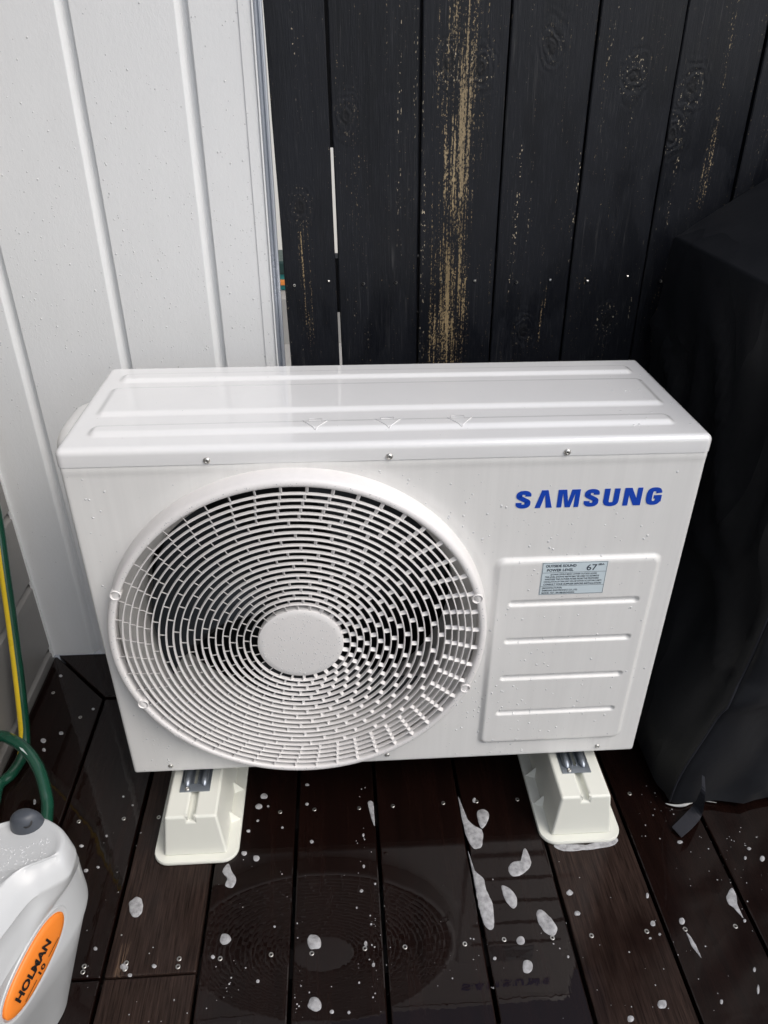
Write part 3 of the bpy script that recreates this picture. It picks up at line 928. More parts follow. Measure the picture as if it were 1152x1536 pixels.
for fn, w in ((let_S, 0.74), (let_A, 0.86), (let_M, 1.10), (let_S, 0.74), (let_U, 0.78), (let_N, 0.90), (let_G, 0.78)):
    fn(xx, w); xx += w + (7.33 - 5.90)/6
letters.build('brand_lettering', M['logo'], ac, recalc=False)

# --- text helper (flat print)
def text_mesh(txt, size, width=None, bold=0.0):
    cu = bpy.data.curves.new('print', 'FONT'); cu.body = txt; cu.size = size; cu.align_x = 'LEFT'; cu.resolution_u = 3; cu.offset = bold
    ob = bpy.data.objects.new('print', cu); COL.objects.link(ob)
    dg = bpy.context.evaluated_depsgraph_get()
    me = bpy.data.meshes.new_from_object(ob.evaluated_get(dg))
    bpy.data.objects.remove(ob)
    vs3 = [tuple(v.co) for v in me.vertices]; fs3 = [tuple(p.vertices) for p in me.polygons]
    bpy.data.meshes.remove(me)
    x0 = min(v[0] for v in vs3); x1 = max(v[0] for v in vs3)
    k = (width/(x1 - x0)) if width else 1.0
    return [((v[0]-x0)*k, v[1]) for v in vs3], fs3

# --- sound level sticker
SX0, SX1, SZ0, SZ1 = 0.2247, 0.3230, Z0 + 0.3645, Z0 + 0.4237
sy = 0.0015 - 0.0058 - 0.0004
b = MB(); b.box((SX0, sy, SZ0), (SX1, sy + 0.0003, SZ1)); st = b.build('sound_sticker', M['sticker'], ac)
pr = MB()
def pline(txt, x, z, size, width=None, bold=0.0):
    v2, f2 = text_mesh(txt, size, width, bold)
    pr.add([(SX0 + x + a, sy - 0.00025, SZ0 + z + c) for a, c in v2], f2)
W_ = SX1 - SX0; H_ = SZ1 - SZ0
def prule(x0, x1, z0, z1): pr.add([(SX0+x0, sy-0.0002, SZ0+z0), (SX0+x1, sy-0.0002, SZ0+z0), (SX0+x1, sy-0.0002, SZ0+z1), (SX0+x0, sy-0.0002, SZ0+z1)], [(0,1,2,3)])
for z in (0.0006, 0.0160, 0.0405, H_ - 0.0011): prule(0.0006, W_ - 0.0006, z, z + 0.0005)
prule(0.0006, 0.0011, 0.0006, H_ - 0.0006); prule(W_ - 0.0011, W_ - 0.0006, 0.0006, H_ - 0.0006)
pline('OUTSIDE SOUND', 0.005, 0.0508, 0.0064, 0.046, 0.00016); pline('POWER LEVEL', 0.0075, 0.0432, 0.0064, 0.040, 0.00016)
pline('67', 0.067, 0.0435, 0.0150, 0.0155, 0.00010); pline('dBA', 0.0838, 0.0520, 0.0045, 0.0095, 0.0001)
pline('(LOWER LEVELS MEAN LOWER OUTSIDE NOISE)', 0.014, 0.0363, 0.0036, 0.070, 0.00006)
pline('THE LEVEL SHOWN ABOVE MAY BE USED TO ESTIMATE', 0.006, 0.0318, 0.0038, 0.082, 0.00008)
pline('WHETHER THE OUTSIDE NOISE FROM THE PROPOSED', 0.006, 0.0274, 0.0038, 0.082, 0.00008)
pline('INSTALLATION OF THIS UNIT WILL BE WITHIN ACCEPTABLE LIMITS', 0.005, 0.0230, 0.0036, 0.088, 0.00006)
pline('CONSULT YOUR SUPPLIER BEFORE INSTALLATION', 0.005, 0.0180, 0.0042, 0.088, 0.0001)
pline('(MANUFACTURER)', 0.004, 0.0116, 0.0038, 0.030, 0.00006); pline('SAMSUNG ELECTRONICS CO.,LTD', 0.004, 0.0068, 0.0040, 0.054, 0.00008)
pline('MODEL NO : AR18BXECNWKN', 0.004, 0.0022, 0.0038, 0.050, 0.00008)
pr.build('sticker_print', M['ink'], st, recalc=False)

# --- side handle on the left
b = MB(); rings = []
for s in range(9):
    a = s/8*math.pi/2
    off = 0.030*math.sin(a); k = math.cos(a)*0.30 + 0.70
    ring = []
    for q in range(28):
        th = 2*math.pi*q/28
        cy_ = 0.142 + 0.078*k*math.copysign(abs(math.cos(th))**0.5, math.cos(th))
        cz_ = Z0 + 0.566 + 0.045*k*math.copysign(abs(math.sin(th))**0.5, math.sin(th))
        ring.append((-xs - 0.0005 - off, cy_, cz_))
    rings.append(ring)
b.loft(rings); o = b.build('side_handle', M['panel'], ac, weld=True); autosmooth(o, 60)

# --- galvanised mounting feet of the unit
FZ = 0.0965          # top of the support blocks
for fx in (-0.334, 0.332):
    b = MB(); z = FZ
    for xa, xb in ((-0.0255, -0.0035), (0.0035, 0.0255)):
        b.box((fx + xa, -0.0075, z), (fx + xb, 0.327, z + 0.0018))
    b.box((fx - 0.0255, -0.0235, z), (fx + 0.0255, -0.0078, z + 0.0018))
    for s in (-1, 1):       # raised ridges with rounded noses
        pts = [(fx + s*0.0145, -0.0125, z + 0.0010), (fx + s*0.0145, -0.0085, z + 0.0030), (fx + s*0.0145, 0.0, z + 0.0036), (fx + s*0.0145, 0.32, z + 0.0036)]
        b.tube(pts, [0.0030, 0.0056, 0.0066, 0.0066], 12)
        b.box((fx + s*0.0036 - 0.0007, -0.0078, z + 0.0018), (fx + s*0.0036 + 0.0007, 0.32, z + 0.0050))
    b.box((fx - 0.022, 0.045, z + 0.0019), (fx + 0.022, 0.27, Z0 + 0.0014))
    mf = b.build('mounting_foot', M['galv'], ac); autosmooth(mf, 40)
    bo = MB(); seg = 16
    bx0 = fx - 0.0128
    bo.loft([[(bx0 + r*math.cos(2*math.pi*k/seg), -0.0185 + r*math.sin(2*math.pi*k/seg), z + 0.0018 + h) for k in range(seg)] for r, h in ((0.0042, 0), (0.0042, 0.0012), (0.0034, 0.0026), (0.0016, 0.0032), (0.0014, 0.0018))], False, True)
    bo.build('screw', M['screw'], mf, smooth=True)

# ---------------------------------------------------------------- support blocks
def support_block(fx, label):
    root = empty('support_block', (fx, 0.13, 0)); tag(root, label, 'mounting block', 'blocks under the air conditioner')
    def rr(hx, ya, yb, r, z, n=7):
        out = []
        for cx, cy, a0 in ((fx+hx-r, yb-r, 0), (fx-hx+r, yb-r, 90), (fx-hx+r, ya+r, 180), (fx+hx-r, ya+r, 270)):
            for k in range(n):
                a = R(a0 + 90*k/(n-1)); out.append((cx + r*math.cos(a), cy + r*math.sin(a), z))
        return out
    b = MB()
    b.loft([rr(0.0710, -0.0945, 0.3545, 0.026, 0.0005), rr(0.0720, -0.0955, 0.3555, 0.027, 0.002), rr(0.0720, -0.0955, 0.3555, 0.027, 0.0062), rr(0.0708, -0.0943, 0.3543, 0.026, 0.0080)])
    fl = b.build('base_flange', M['foot'], root); autosmooth(fl, 40)
    # tapering body with a slot along the top
    def sec(y_of_z, sgn):
        pts = [(-0.0535, 0.0075), (-0.0430, FZ), (-0.0055, FZ), (-0.0055, FZ - 0.012), (0.0055, FZ - 0.012), (0.0055, FZ), (0.0430, FZ), (0.0535, 0.0075)]
        return [(fx + x, y_of_z(z), z) for x, z in pts]
    f0 = lambda z: -0.0825 + (z - 0.0075)*0.105
    f1 = lambda z: 0.3425 - (z - 0.0075)*0.105
    b = MB(); b.loft([sec(f0, -1), sec(f1, 1)])
    bd = b.build('block_body', M['foot'], root, bevel=0.0046, bseg=3); autosmooth(bd, 50)
    wm = bd.modifiers.new('weighted', 'WEIGHTED_NORMAL'); wm.keep_sharp = True; wm.weight = 100
    b = MB()     # widened mouth of the slot
    b.box((fx - 0.009, f0(FZ) + 0.0002, FZ - 0.0085), (fx - 0.0052, f0(FZ) + 0.0052, FZ + 0.0006)); b.box((fx + 0.0052, f0(FZ) + 0.0002, FZ - 0.0085), (fx + 0.009, f0(FZ) + 0.0052, FZ + 0.0006))
    b.build('slot_lip', M['foot'], root)
    for s in (-1, 1):
        for y in (-0.015, 0.048, 0.111, 0.174, 0.237, 0.30):
            g = MB(); t = 0.0035
            x0_ = fx + s*0.0515; x1_ = fx + s*0.0695
            g.add([(x0_, y-t*2.2, 0.0075), (x1_, y, 0.0075), (x0_, y+t*2.2, 0.0075), (x0_, y, 0.030)], [(0,1,2), (0,3,1), (1,3,2), (2,3,0)])
            g.build('gusset', M['foot'], root)
    return root
support_block(-0.334, 'cream plastic mounting block under the fan end of the air conditioner')
support_block(0.3345, 'cream plastic mounting block under the lettered end of the air conditioner, edged with foam')

# ================================================================== GRILL COVER
gc = empty('barbecue_cover', (1.05, 0.24, 0))
tag(gc, 'black fabric cover draped over a barbecue beside the air conditioner', 'barbecue cover')
SEAM = []
def cover():
    X1 = 1.70
    lev = []   # z, left x, front y, back y
    for k in range(41):
        f = k/40; z = 0.012 + (0.895 - 0.012)*f
        xl = 0.515 + 0.060*sstep(0.0, 0.42, f) - 0.026*sstep(0.5, 1.0, f)
        yf = -0.030 - 0.012*math.sin(f*math.pi); lev.append((z, float(xl), yf, 0.505 + 0.01*math.sin(f*3)))
    for k in range(1, 5):      # rounded shoulder
        a = k/4*math.pi/2*0.6
        lev.append((0.895 + 0.006*math.sin(a)*1.6, 0.549 + 0.010*(1-math.cos(a))*2, -0.030 + 0.002*k, 0.505 - 0.002*k))
    for k in range(1, 15):
        f = k/14; lev.append((0.905 + 0.255*f, 0.557 + 0.36*f, -0.022 + 0.03*f, 0.497 - 0.03*f))
    lev.append((1.172, 0.99, 0.03, 0.45)); lev.append((1.176, 1.04, 0.07, 0.41))
    rings = []
    for z, xl, yf, yb in lev:
        xr = X1 - (xl - 0.55)*0.9 if z > 0.9 else X1
        r = 0.011 if z < 0.9 else 0.010
        pts = []
        nS, nF = 34, 48
        def arc(cx, cy, a0):
            return [(cx + r*math.cos(R(a0 + 90*q/5)), cy + r*math.sin(R(a0 + 90*q/5))) for q in range(6)]
        for q in range(1, nS): pts.append((xl, yb - r - (yb - yf - 2*r)*q/nS))
        pts += arc(xl + r, yf + r, 180)
        for q in range(1, nF): pts.append((xl + r + (xr - xl - 2*r)*q/nF, yf))
        pts += arc(xr - r, yf + r, 270)
        for q in range(1, 12): pts.append((xr, yf + r + (yb - yf - 2*r)*q/12))
        pts += arc(xr - r, yb - r, 0)
        for q in range(1, 16): pts.append((xr - r - (xr - xl - 2*r)*q/16, yb))
        pts += arc(xl + r, yb - r, 90)
        cx, cy = (xl + xr)/2, (yf + yb)/2
        ring = []
        for x, y in pts:
            v = Vector((x, y, z))
            amp = 0.030 if z < 0.88 else 0.006
            amp *= 0.35 + 0.65*min(1, (0.93 - min(z, 0.92))/0.25)
            # long folds hanging from the shoulder plus crumples
            nf = mnoise.noise(Vector((x*7.0 + 3, y*7.0, z*1.5))) * 0.8 + mnoise.noise(Vector((x*16, y*16 + 7, z*4.5))) * 0.4
            ridge = 1 - abs(mnoise.noise(Vector((x*5 + 11, y*5 - z*2.4, z*3.5 + y*1.5))))*2
            nf += 0.55*max(0, ridge)**5
            d = Vector((x - cx, (y - cy)*1.8, 0)).normalized()
            if x < xl + 0.035 and y > yf + 0.03: d = Vector((-1, 0, 0))
            elif y < yf + 0.03: d = Vector((-0.2 if x < xl + 0.06 else 0, -1, 0))
            v += d*amp*nf
            if x < xl + 0.06 and y < yf + 0.06:       # crumpled front corner
                v += Vector((-1, -0.6, 0))*0.022*mnoise.noise(Vector((z*7, 2.0, 1.0)))
            v.x = max(v.x, 0.474 if z > 0.1 else 0.505)
            if z < 0.03: v.z += 0.006*mnoise.noise(Vector((x*9, y*9, 3)))
            v.y = min(v.y, 0.5745)
            ring.append(v)
        rings.append(ring)
        if z < 0.89: SEAM.append(ring[nS - 1 + 2] + Vector((-0.001, -0.001, 0)))
    b = MB(); b.loft(rings, False, True)
    return b
o = cover().build('cover_cloth', M['fabric'], gc); autosmooth(o, 62)
b = MB(); b.tube(SEAM, 0.0020, 6); b.build('corner_seam', M['strap'], gc, smooth=True)
# pale lining showing at the hem
b = MB()
hp = [px(u, v, 2, 0.004) for u, v in ((998, 1205), (1010, 1208), (1024, 1208), (1037, 1203), (1052, 1201), (1075, 1204))]
hp = catmull(hp, 5)
wid = [0.0004 + 0.0026*math.sin(math.pi*i/(len(hp)-1))*(1 if i < len(hp)*0.6 else 0.35) for i in range(len(hp))]
b.tube(hp, wid, 8); b.build('hem_lining', M['hem'], gc, smooth=True)
# loose webbing strap lying on the deck
le = [px(1053, 1163, 1, -0.056), px(1051, 1185, 1, -0.060), px(1040, 1207, 2, 0.016), px(1026, 1223, 2, 0.009), px(1008, 1241, 2, 0.006)]
ri = [px(1057, 1166, 1, -0.052), px(1058, 1193, 1, -0.064), px(1053, 1222, 2, 0.010), px(1040, 1240, 2, 0.006), px(1022, 1256, 2, 0.0045)]
lp, rp2 = catmull(le, 6), catmull(ri, 6)
b = MB(); rings = []
for p, q in zip(lp, rp2):
    off = Vector((0, 0.0004, 0.0007))
    rings.append([p + off, q + off, q - off, p - off])
b.loft(rings); b.build('strap', M['strap'], gc)

# ================================================================== HOSE REEL
RCX, RCY = -0.572, -0.412
reel = empty('hose_reel', (RCX, RCY, 0))
tag(reel, 'pale grey plastic hose reel with orange oval badge beside the grey wall', 'hose reel')
def sring(hx, hy, z, n=3.4, seg=96, ox=0.0, oy=0.0, tilt=0.0):
    out = []
    for k in range(seg):
        a = 2*math.pi*k/seg
        x = hx*math.copysign(abs(math.cos(a))**(2/n), math.cos(a)); y = hy*math.copysign(abs(math.sin(a))**(2/n), math.sin(a))
        out.append((RCX + ox + x, RCY + oy + y, z + tilt*y))
    return out
RC = Vector((-0.59, -0.30, 0))
C1 = [px(u, v, 2, 0.35) for u, v in ((-12, 1239), (28, 1229), (62, 1227), (83, 1236), (96, 1249), (98, 1264), (90, 1281), (68, 1291), (35, 1306), (0, 1338), (-40, 1385))]
def back(e, z):
    out = []
    for p in C1[:4]:
        d = Vector((p.x - RC.x, p.y - RC.y + 0.02, 0)).normalized(); out.append(Vector((p.x + d.x*e, p.y + d.y*e, z)))
    return out
def curve(e, z, pts): return catmull(back(e, z) + [px(u, v, 2, z) for u, v in pts], 7)
c2 = ((113, 1272), (113, 1290), (103, 1314), (76, 1332), (46, 1351), (12, 1393), (-30, 1450))
c3 = ((118, 1288), (113, 1309), (90, 1345), (57, 1392), (27, 1437), (0, 1482), (-25, 1536))
c4 = ((127, 1318), (131, 1343), (116, 1389), (74, 1454), (34, 1510), (0, 1560), (-25, 1610))
def shrink(cv, e, z):
    out = []
    for p in cv:
        d = Vector((p.x - RC.x, p.y - RC.y + 0.05, 0)).normalized(); out.append(Vector((p.x - d.x*e, p.y - d.y*e, z)))
    return out
L1 = catmull(C1, 7)
L2 = curve(0.006, 0.325, c2); L3 = curve(0.007, 0.284, c3); L4 = curve(0.003, 0.218, c4)
def mixc(A, B, f, dz=0.0): return [a.lerp(b_, f) + Vector((0, 0, dz)) for a, b_ in zip(A, B)]
b = MB()
b.loft([shrink(L1, 0.060, 0.3500), shrink(L1, 0.016, 0.3500), shrink(L1, 0.010, 0.3512), shrink(L1, 0.005, 0.3528), shrink(L1, 0.001, 0.3515), L1, mixc(L1, L2, 0.3, 0.004), mixc(L1, L2, 0.7, 0.003), mixc(L1, L2, 0.93, 0.0005), L2, shrink(L2, 0.001, 0.321), mixc(L2, L3, 0.25, -0.007), mixc(L2, L3, 0.6, -0.006), mixc(L2, L3, 0.92, -0.0005), shrink(L3, -0.0005, 0.285)], True, False)
o = b.build('top_cover', M['reel'], reel); autosmooth(o, 42)
b = MB()
b.loft([shrink(L3, 0.002, 0.281), L3, mixc(L3, L4, 0.06, -0.001), mixc(L3, L4, 0.3, 0.004), mixc(L3, L4, 0.7, 0.006), mixc(L3, L4, 0.95, 0.001), L4, shrink(L4, 0.0005, 0.212), shrink(L4, 0.0035, 0.211)], False, False)
o = b.build('case', M['reel'], reel); autosmooth(o, 42)
b = MB()
b.loft([shrink(L4, 0.0035, 0.211), shrink(L4, 0.0032, 0.207), shrink(L4, 0.022, 0.15), shrink(L4, 0.048, 0.07), shrink(L4, 0.066, 0.014), shrink(L4, 0.070, 0.001)], False, True)
o = b.build('lower_case', M['reel'], reel); autosmooth(o, 42)
# dark grip where the hose leaves
kc = px(39, 1236, 2, 0.352)
b = MB(); rings = []
for s in range(11):
    a = s/10*math.pi/2
    k = math.cos(a)**0.6; z = 0.030*math.sin(a)
    rings.append([(kc.x + 0.0190*k*math.cos(2*math.pi*q/32)*(1.0 + 0.22*max(0, math.cos(2*math.pi*q/32 - 0.5))**4), kc.y + 0.0145*k*math.sin(2*math.pi*q/32), kc.z - 0.004 + z*0.85) for q in range(32)])
b.loft(rings, True, True); kn_ = b.build('grip', M['knob'], reel, weld=True); autosmooth(kn_, 60)
b = MB(); pc = px(41, 1232, 2, kc.z + 0.0125)
dirv = (CAM_LOC - pc).normalized()
b.lathe_y((0, 0), [(0.0062, 0.0), (0.0062, -0.0015), (0.0045, -0.0018), (0.0038, 0.003), (0.0, 0.003)], 20)
me = b.mesh('hole', weld=True); me.materials.append(M['black_ink'])
ho = bpy.data.objects.new('hole', me); COL.objects.link(ho); ho.parent = kn_
ho.location = pc + Vector((0.0005, -0.002, -0.0005)); ho.rotation_euler = (R(-55), 0, 0)
# badge on the reel's flank
def ray_plane(u, v, p0, n):
    d = CAM_M @ Vector(((u - 576) / F_PX, -(v - 768) / F_PX, -1.0))
    return CAM_LOC + d * ((p0 - CAM_LOC).dot(n) / d.dot(n))
mid = len(L3)*7//10
bp0 = (L3[mid] + L4[mid])/2 + Vector((0, 0, 0.006))
bn = (L3[mid+3] - L3[mid-3]).cross(L4[mid] - L3[mid]).normalized()
if bn.x < 0: bn = -bn
e0 = ray_plane(92, 1368, bp0, bn); e1 = ray_plane(8, 1530, bp0, bn)
bc = (e0 + e1)/2; bu = (e0 - e1)/2; BL = bu.length; bu.normalize(); bv = bn.cross(bu).normalized()
BWd = 0.0245
def badge_ring(kl, kw, h, seg=56):
    return [bc + bu*(BL*kl*math.copysign(abs(math.cos(2*math.pi*q/seg))**0.86, math.cos(2*math.pi*q/seg))) + bv*(BWd*kw*math.sin(2*math.pi*q/seg)) + bn*h for q in range(seg)]
b = MB(); b.loft([badge_ring(1.17, 1.40, -0.030), badge_ring(1.14, 1.34, -0.001), badge_ring(1.10, 1.26, 0.0012), badge_ring(1.04, 1.12, 0.0008), badge_ring(1.02, 1.06, -0.002)], False, True)
o = b.build('badge_surround', M['reel'], reel); autosmooth(o, 45)
b = MB(); b.loft([badge_ring(1.0, 1.0, -0.004), badge_ring(1.0, 1.0, 0.0016), badge_ring(0.97, 0.94, 0.0030), badge_ring(0.80, 0.75, 0.0042), badge_ring(0.4, 0.4, 0.0050), badge_ring(0.03, 0.03, 0.0052)], True, True)
badge = b.build('badge', M['orange'], reel); autosmooth(badge, 50)
pr = MB()
def bprint(txt, uoff, voff, size, width, bold, hgt=0.0062):
    v2, f2 = text_mesh(txt, size, width, bold)
    pr.add([bc + bu*(uoff + a) + bv*(voff + c) + bn*hgt for a, c in v2], f2)
bprint('HOLMAN', -0.0400, -0.0015, 0.0165, 0.066, 0.0007)
bprint('10', -0.0070, -0.0135, 0.0095, 0.0115, 0.0002)
for u0, u1 in ((-0.036, -0.013), (0.012, 0.034)):
    pr.add([bc + bu*u + bv*v + bn*0.0060 for u, v in ((u0, -0.0118), (u1, -0.0118), (u1, -0.0108), (u0, -0.0108))], [(0, 1, 2, 3)])
pr.build('badge_print', M['black_ink'], badge, recalc=False)
# ================================================================== HOSE
hr = 0.0102
hp = [(-0.745, 0.405, 0.93), (-0.705, 0.400, 0.90), (-0.704, 0.350, 0.62), px(-6, 770, 0, -0.704), px(6, 850, 0, -0.702), px(20, 950, 0, -0.700), px(31, 1040, 0, -0.698), px(37, 1105, 2, 0.034), px(34, 1133, 2, 0.013), px(18, 1160, 2, 0.0105), px(-2, 1179, 2, 0.0105),
      (-0.712, 0.030, 0.012), (-0.708, -0.010, 0.030), (-0.700, -0.015, 0.070), (-0.706, 0.045, 0.108), px(-4, 1106, 2, 0.098), px(20, 1111, 2, 0.102), px(41, 1127, 2, 0.098), px(58, 1153, 2, 0.086), px(68, 1186, 2, 0.070), px(71, 1216, 2, 0.058), (-0.575, -0.10, 0.055), (-0.565, -0.17, 0.07), (-0.56, -0.24, 0.08)]
path = catmull(hp, 10)
b = MB(); b.tube(path, hr, 20)
hose_me = b.mesh('garden_hose')
hose = link('garden_hose', hose_me, M['hose'], None, True)
tag(hose, 'glossy green garden hose with yellow stripe looping down the grey wall', 'hose')
def hose_stripe(i0, i1, a_mid, a_half, lift, mat, name, n=7):
    """strip lying on the hose surface between path points"""
    b = MB(); rings = []
    for i in range(i0, i1):
        p = path[i]; t = (path[min(i+1, len(path)-1)] - path[max(i-1, 0)]).normalized()
        tocam = (CAM_LOC - p); 
        sidev = t.cross(Vector((0.35, -0.75, 0.55))).normalized(); out = sidev.cross(t).normalized()
        row = []
        taper = min(1.0, (i - i0)/6, (i1 - 1 - i)/14 + 0.02)
        for q in range(n):
            a = a_mid + a_half*taper*(2*q/(n-1) - 1)
            row.append(p + (out*math.cos(a) + sidev*math.sin(a))*(hr + lift))
        rings.append(row)
    b.loft(rings, False, False, closed=False)
    return b.build(name, mat, hose, smooth=True)
hose_stripe(10, 82, 1.15, 1.0, 0.0005, M['hose_yellow'], 'yellow_stripe')
hose_stripe(167, 174, 0.2, 0.55, 0.0005, M['hose_label'], 'printed_band')

# ================================================================== FOAM ON THE DECK
fr = random.Random(5)
def foam(poly_px, height, label, group):
    pts = [px(u, v, 2, 0.0) for u, v in poly_px]
    pts = catmull(pts, 5, True)
    c = sum(pts, Vector())/len(pts)
    rad0 = sum((p - c).length for p in pts)/len(pts)
    pts = [p + (p - c).normalized()*rad0*(0.06*mnoise.noise(p*120) + 0.015*mnoise.noise(p*420)) for p in pts]
    area = 0
    rings = []
    size = sum((p - c).length for p in pts)/len(pts)
    H = min(height*0.45, size*0.30)
    for s in (1.0, 0.96, 0.86, 0.7, 0.5, 0.28, 0.08):
        h = H*math.sqrt(max(0, 1 - s**2.6))
        ring = []
        for p in pts:
            # shrink towards the nearest point of the outline's spine rather than one centre
            q = c + (p - c)*s
            nz = mnoise.noise(Vector((q.x*260, q.y*260, s)))*0.18*H + mnoise.noise(Vector((q.x*90, q.y*90, 4)))*0.25*H
            ring.append(Vector((q.x, q.y, 0.0002 + (h + nz*(1 if s < 0.97 else 0) if s < 0.99 else 0))))
        rings.append(ring)
    b = MB(); b.loft(rings, False, True)
    o = b.build('foam_patch', M['foam'], None, smooth=True)
    tag(o, label, 'foam', group)
    return o
def cr1(pts): return [(660 + x/2.3415, 1100 + y/2.3415) for x, y in pts]
def cr2(pts): return [(200 + x/2.304, 1100 + y/2.304) for x, y in pts]
def ell(u, v, a, b_, n=9, jit=0.12):
    out = []
    for k in range(n):
        t = 2*math.pi*k/n; j = 1 + fr.uniform(-jit, jit)
        out.append((u + a*j*math.cos(t), v + b_*j*math.sin(t)))
    return out
G1 = 'foam blobs on the deck'
foam(cr1([(64,222),(84,285),(118,322),(150,345),(146,398),(122,408),(96,372),(78,306)]), 0.004, 'ragged triangular foam patch on the deck beside the gap leading to the mounting block', G1)
foam(cr1([(98,412),(120,478),(152,508),(163,552),(184,598),(190,676),(174,692),(152,664),(132,590),(116,500)]), 0.0045, 'longest white foam streak lying along a deck board edge', G1)
foam(cr1([(130,278),(150,266),(171,280),(168,308),(150,334),(136,316)]), 0.004, 'teardrop of foam beside the ragged triangular foam patch', G1)
foam(cr1([(240,472),(256,452),(284,448),(300,438),(292,412),(302,406),(320,450),(312,474),(286,496),(260,503),(244,492)]), 0.004, 'foam patch with a curled tail on the deck', G1)
foam(cr1([(217,535),(246,546),(268,574),(270,602),(257,615),(236,596),(221,566)]), 0.004, 'pointed oval foam patch below the one with a curled tail', G1)
foam(cr1([(338,632),(354,619),(376,636),(405,670),(412,694),(396,712),(370,700),(348,670)]), 0.0045, 'slanted sausage-shaped foam patch ending at a deck screw', G1)
foam(cr1([(1006,575),(1024,543),(1040,568),(1046,604),(1066,650),(1052,636),(1030,612),(1012,598)]), 0.003, 'kite-shaped foam patch on the board beside the barbecue cover', G1)
foam(cr1([(866,702),(880,714),(898,744),(918,788),(906,776),(884,746)]), 0.002, 'thin slanting foam dribble below a deck screw', G1)
foam(cr2([(308,478),(328,450),(341,478),(356,506),(342,534),(318,526),(324,502)]), 0.004, 'hourglass-shaped foam patch in front of the fan-end mounting block', G1)
foam(cr2([(810,240),(828,238),(833,288),(834,322),(822,292)]), 0.003, 'narrow foam drip under the middle of the air conditioner', G1)
foam([(832, 1266), (850, 1270), (880, 1268), (905, 1264), (922, 1256), (927, 1262), (915, 1270), (880, 1275), (850, 1277), (834, 1273)], 0.003, 'low line of foam along the front edge of a mounting block', G1)
big = [(204, 1360, 10, 15, 0.005), (471, 1413, 10.5, 12, 0.006), (472, 1506, 10.5, 11, 0.006), (338, 1409, 8, 8.3, 0.004)]
BIGL = ['large oval foam blob on the drier brown board near the butt joint', 'large round foam blob on the mirrored hub of the fan', 'large round foam blob on the deck just past the mirrored fan', 'middling round foam blob touching the mirrored edge of the fan']
for (u, v, a, b_, h), lb in zip(big, BIGL): foam(ell(u, v, a, b_), h, lb, G1)
small = [cr1([p])[0] + s for p, s in (((284,727),(7,7.5)), ((308,820),(9.5,12)), ((455,560),(5.5,5)), ((482,632),(5,4.5)), ((748,668),(4,5)), ((780,952),(7.5,8)), ((670,1003),(6,5.5)), ((850,660),(5,6.5)), ((842,382),(4.5,3)), ((120,236),(3,4.5)), ((728,570),(2.5,5)), ((1085,405),(3.5,2.6)), ((1132,440),(4,5)), ((1072,438),(2.6,3)), ((1117,900),(2.2,8)), ((988,943),(2.8,4)), ((192,791),(3,3)), ((1070,658),(2.6,3)), ((1104,830),(2.5,4)), ((450,785),(1.8,2.6)), ((772,706),(2.5,2.2)), ((738,720),(2.5,2.2)))]
small += [cr2([p])[0] + s for p, s in (((425,432),(5.5,5.3)), ((452,217),(6.5,5)), ((434,253),(5.7,4.5)), ((617,375),(3,3)), ((788,545),(3,3)), ((686,963),(3.6,3.6)), ((745,965),(2.6,2.8)), ((430,857),(3,3.2)), ((830,800),(2.6,4)), ((275,773),(3.4,3.4)), ((72,805),(4,3.4)), ((320,466),(2,3)), ((398,338),(3.4,2.6)), ((383,415),(5,4)), ((515,326),(2,2)), ((600,245),(3,2.8)), ((601,178),(3.2,2.4)), ((430,302),(2.2,2.2)), ((466,252),(2,2)), ((795,352),(1.8,3)), ((796,460),(2.2,3)), ((488,668),(2,2)), ((822,660),(1.8,2)), ((803,728),(3,5)), ((780,862),(1.8,2)), ((836,520),(1.8,2)), ((772,603),(1.6,1.8)))]
small += [(154, 1029, 4, 3), (162, 1033, 5.5, 4), (186, 1450, 7, 6), (65, 1111, 5, 4), (92, 1100, 4, 3), (66, 1125, 3, 3), (140, 1064, 3, 2.4), (129, 1306, 4, 3), (147, 1301, 2.8, 2.2), (143, 1423, 3.6, 3.2), (122, 1269, 4, 2.8), (52, 1203, 2.5, 5), (231, 1449, 3.5, 3.2), (195, 1463, 4, 3), (160, 1254, 2.2, 2), (91, 1014, 3, 2.4), (199, 1208, 2, 1.8), (185, 1195, 2, 1.8)]
def small_label(u, v):
    if u > 925: return 'small foam fleck on the boards in front of the barbecue cover'
    if u > 840: return 'small foam fleck on the drier board in front of the lettered-end block'
    if u > 640: return 'small foam fleck among the long foam streaks'
    if u < 240: return 'small foam fleck on the boards between hose reel and air conditioner'
    if v < 1330: return 'small foam fleck on the dark boards just under the fan'
    return 'small foam fleck around the mirrored fan on the wet deck'
for u, v, a, b_ in small: foam(ell(u, v, a*0.88, b_*0.88, 8, 0.12), 0.0022, small_label(u, v), G1)

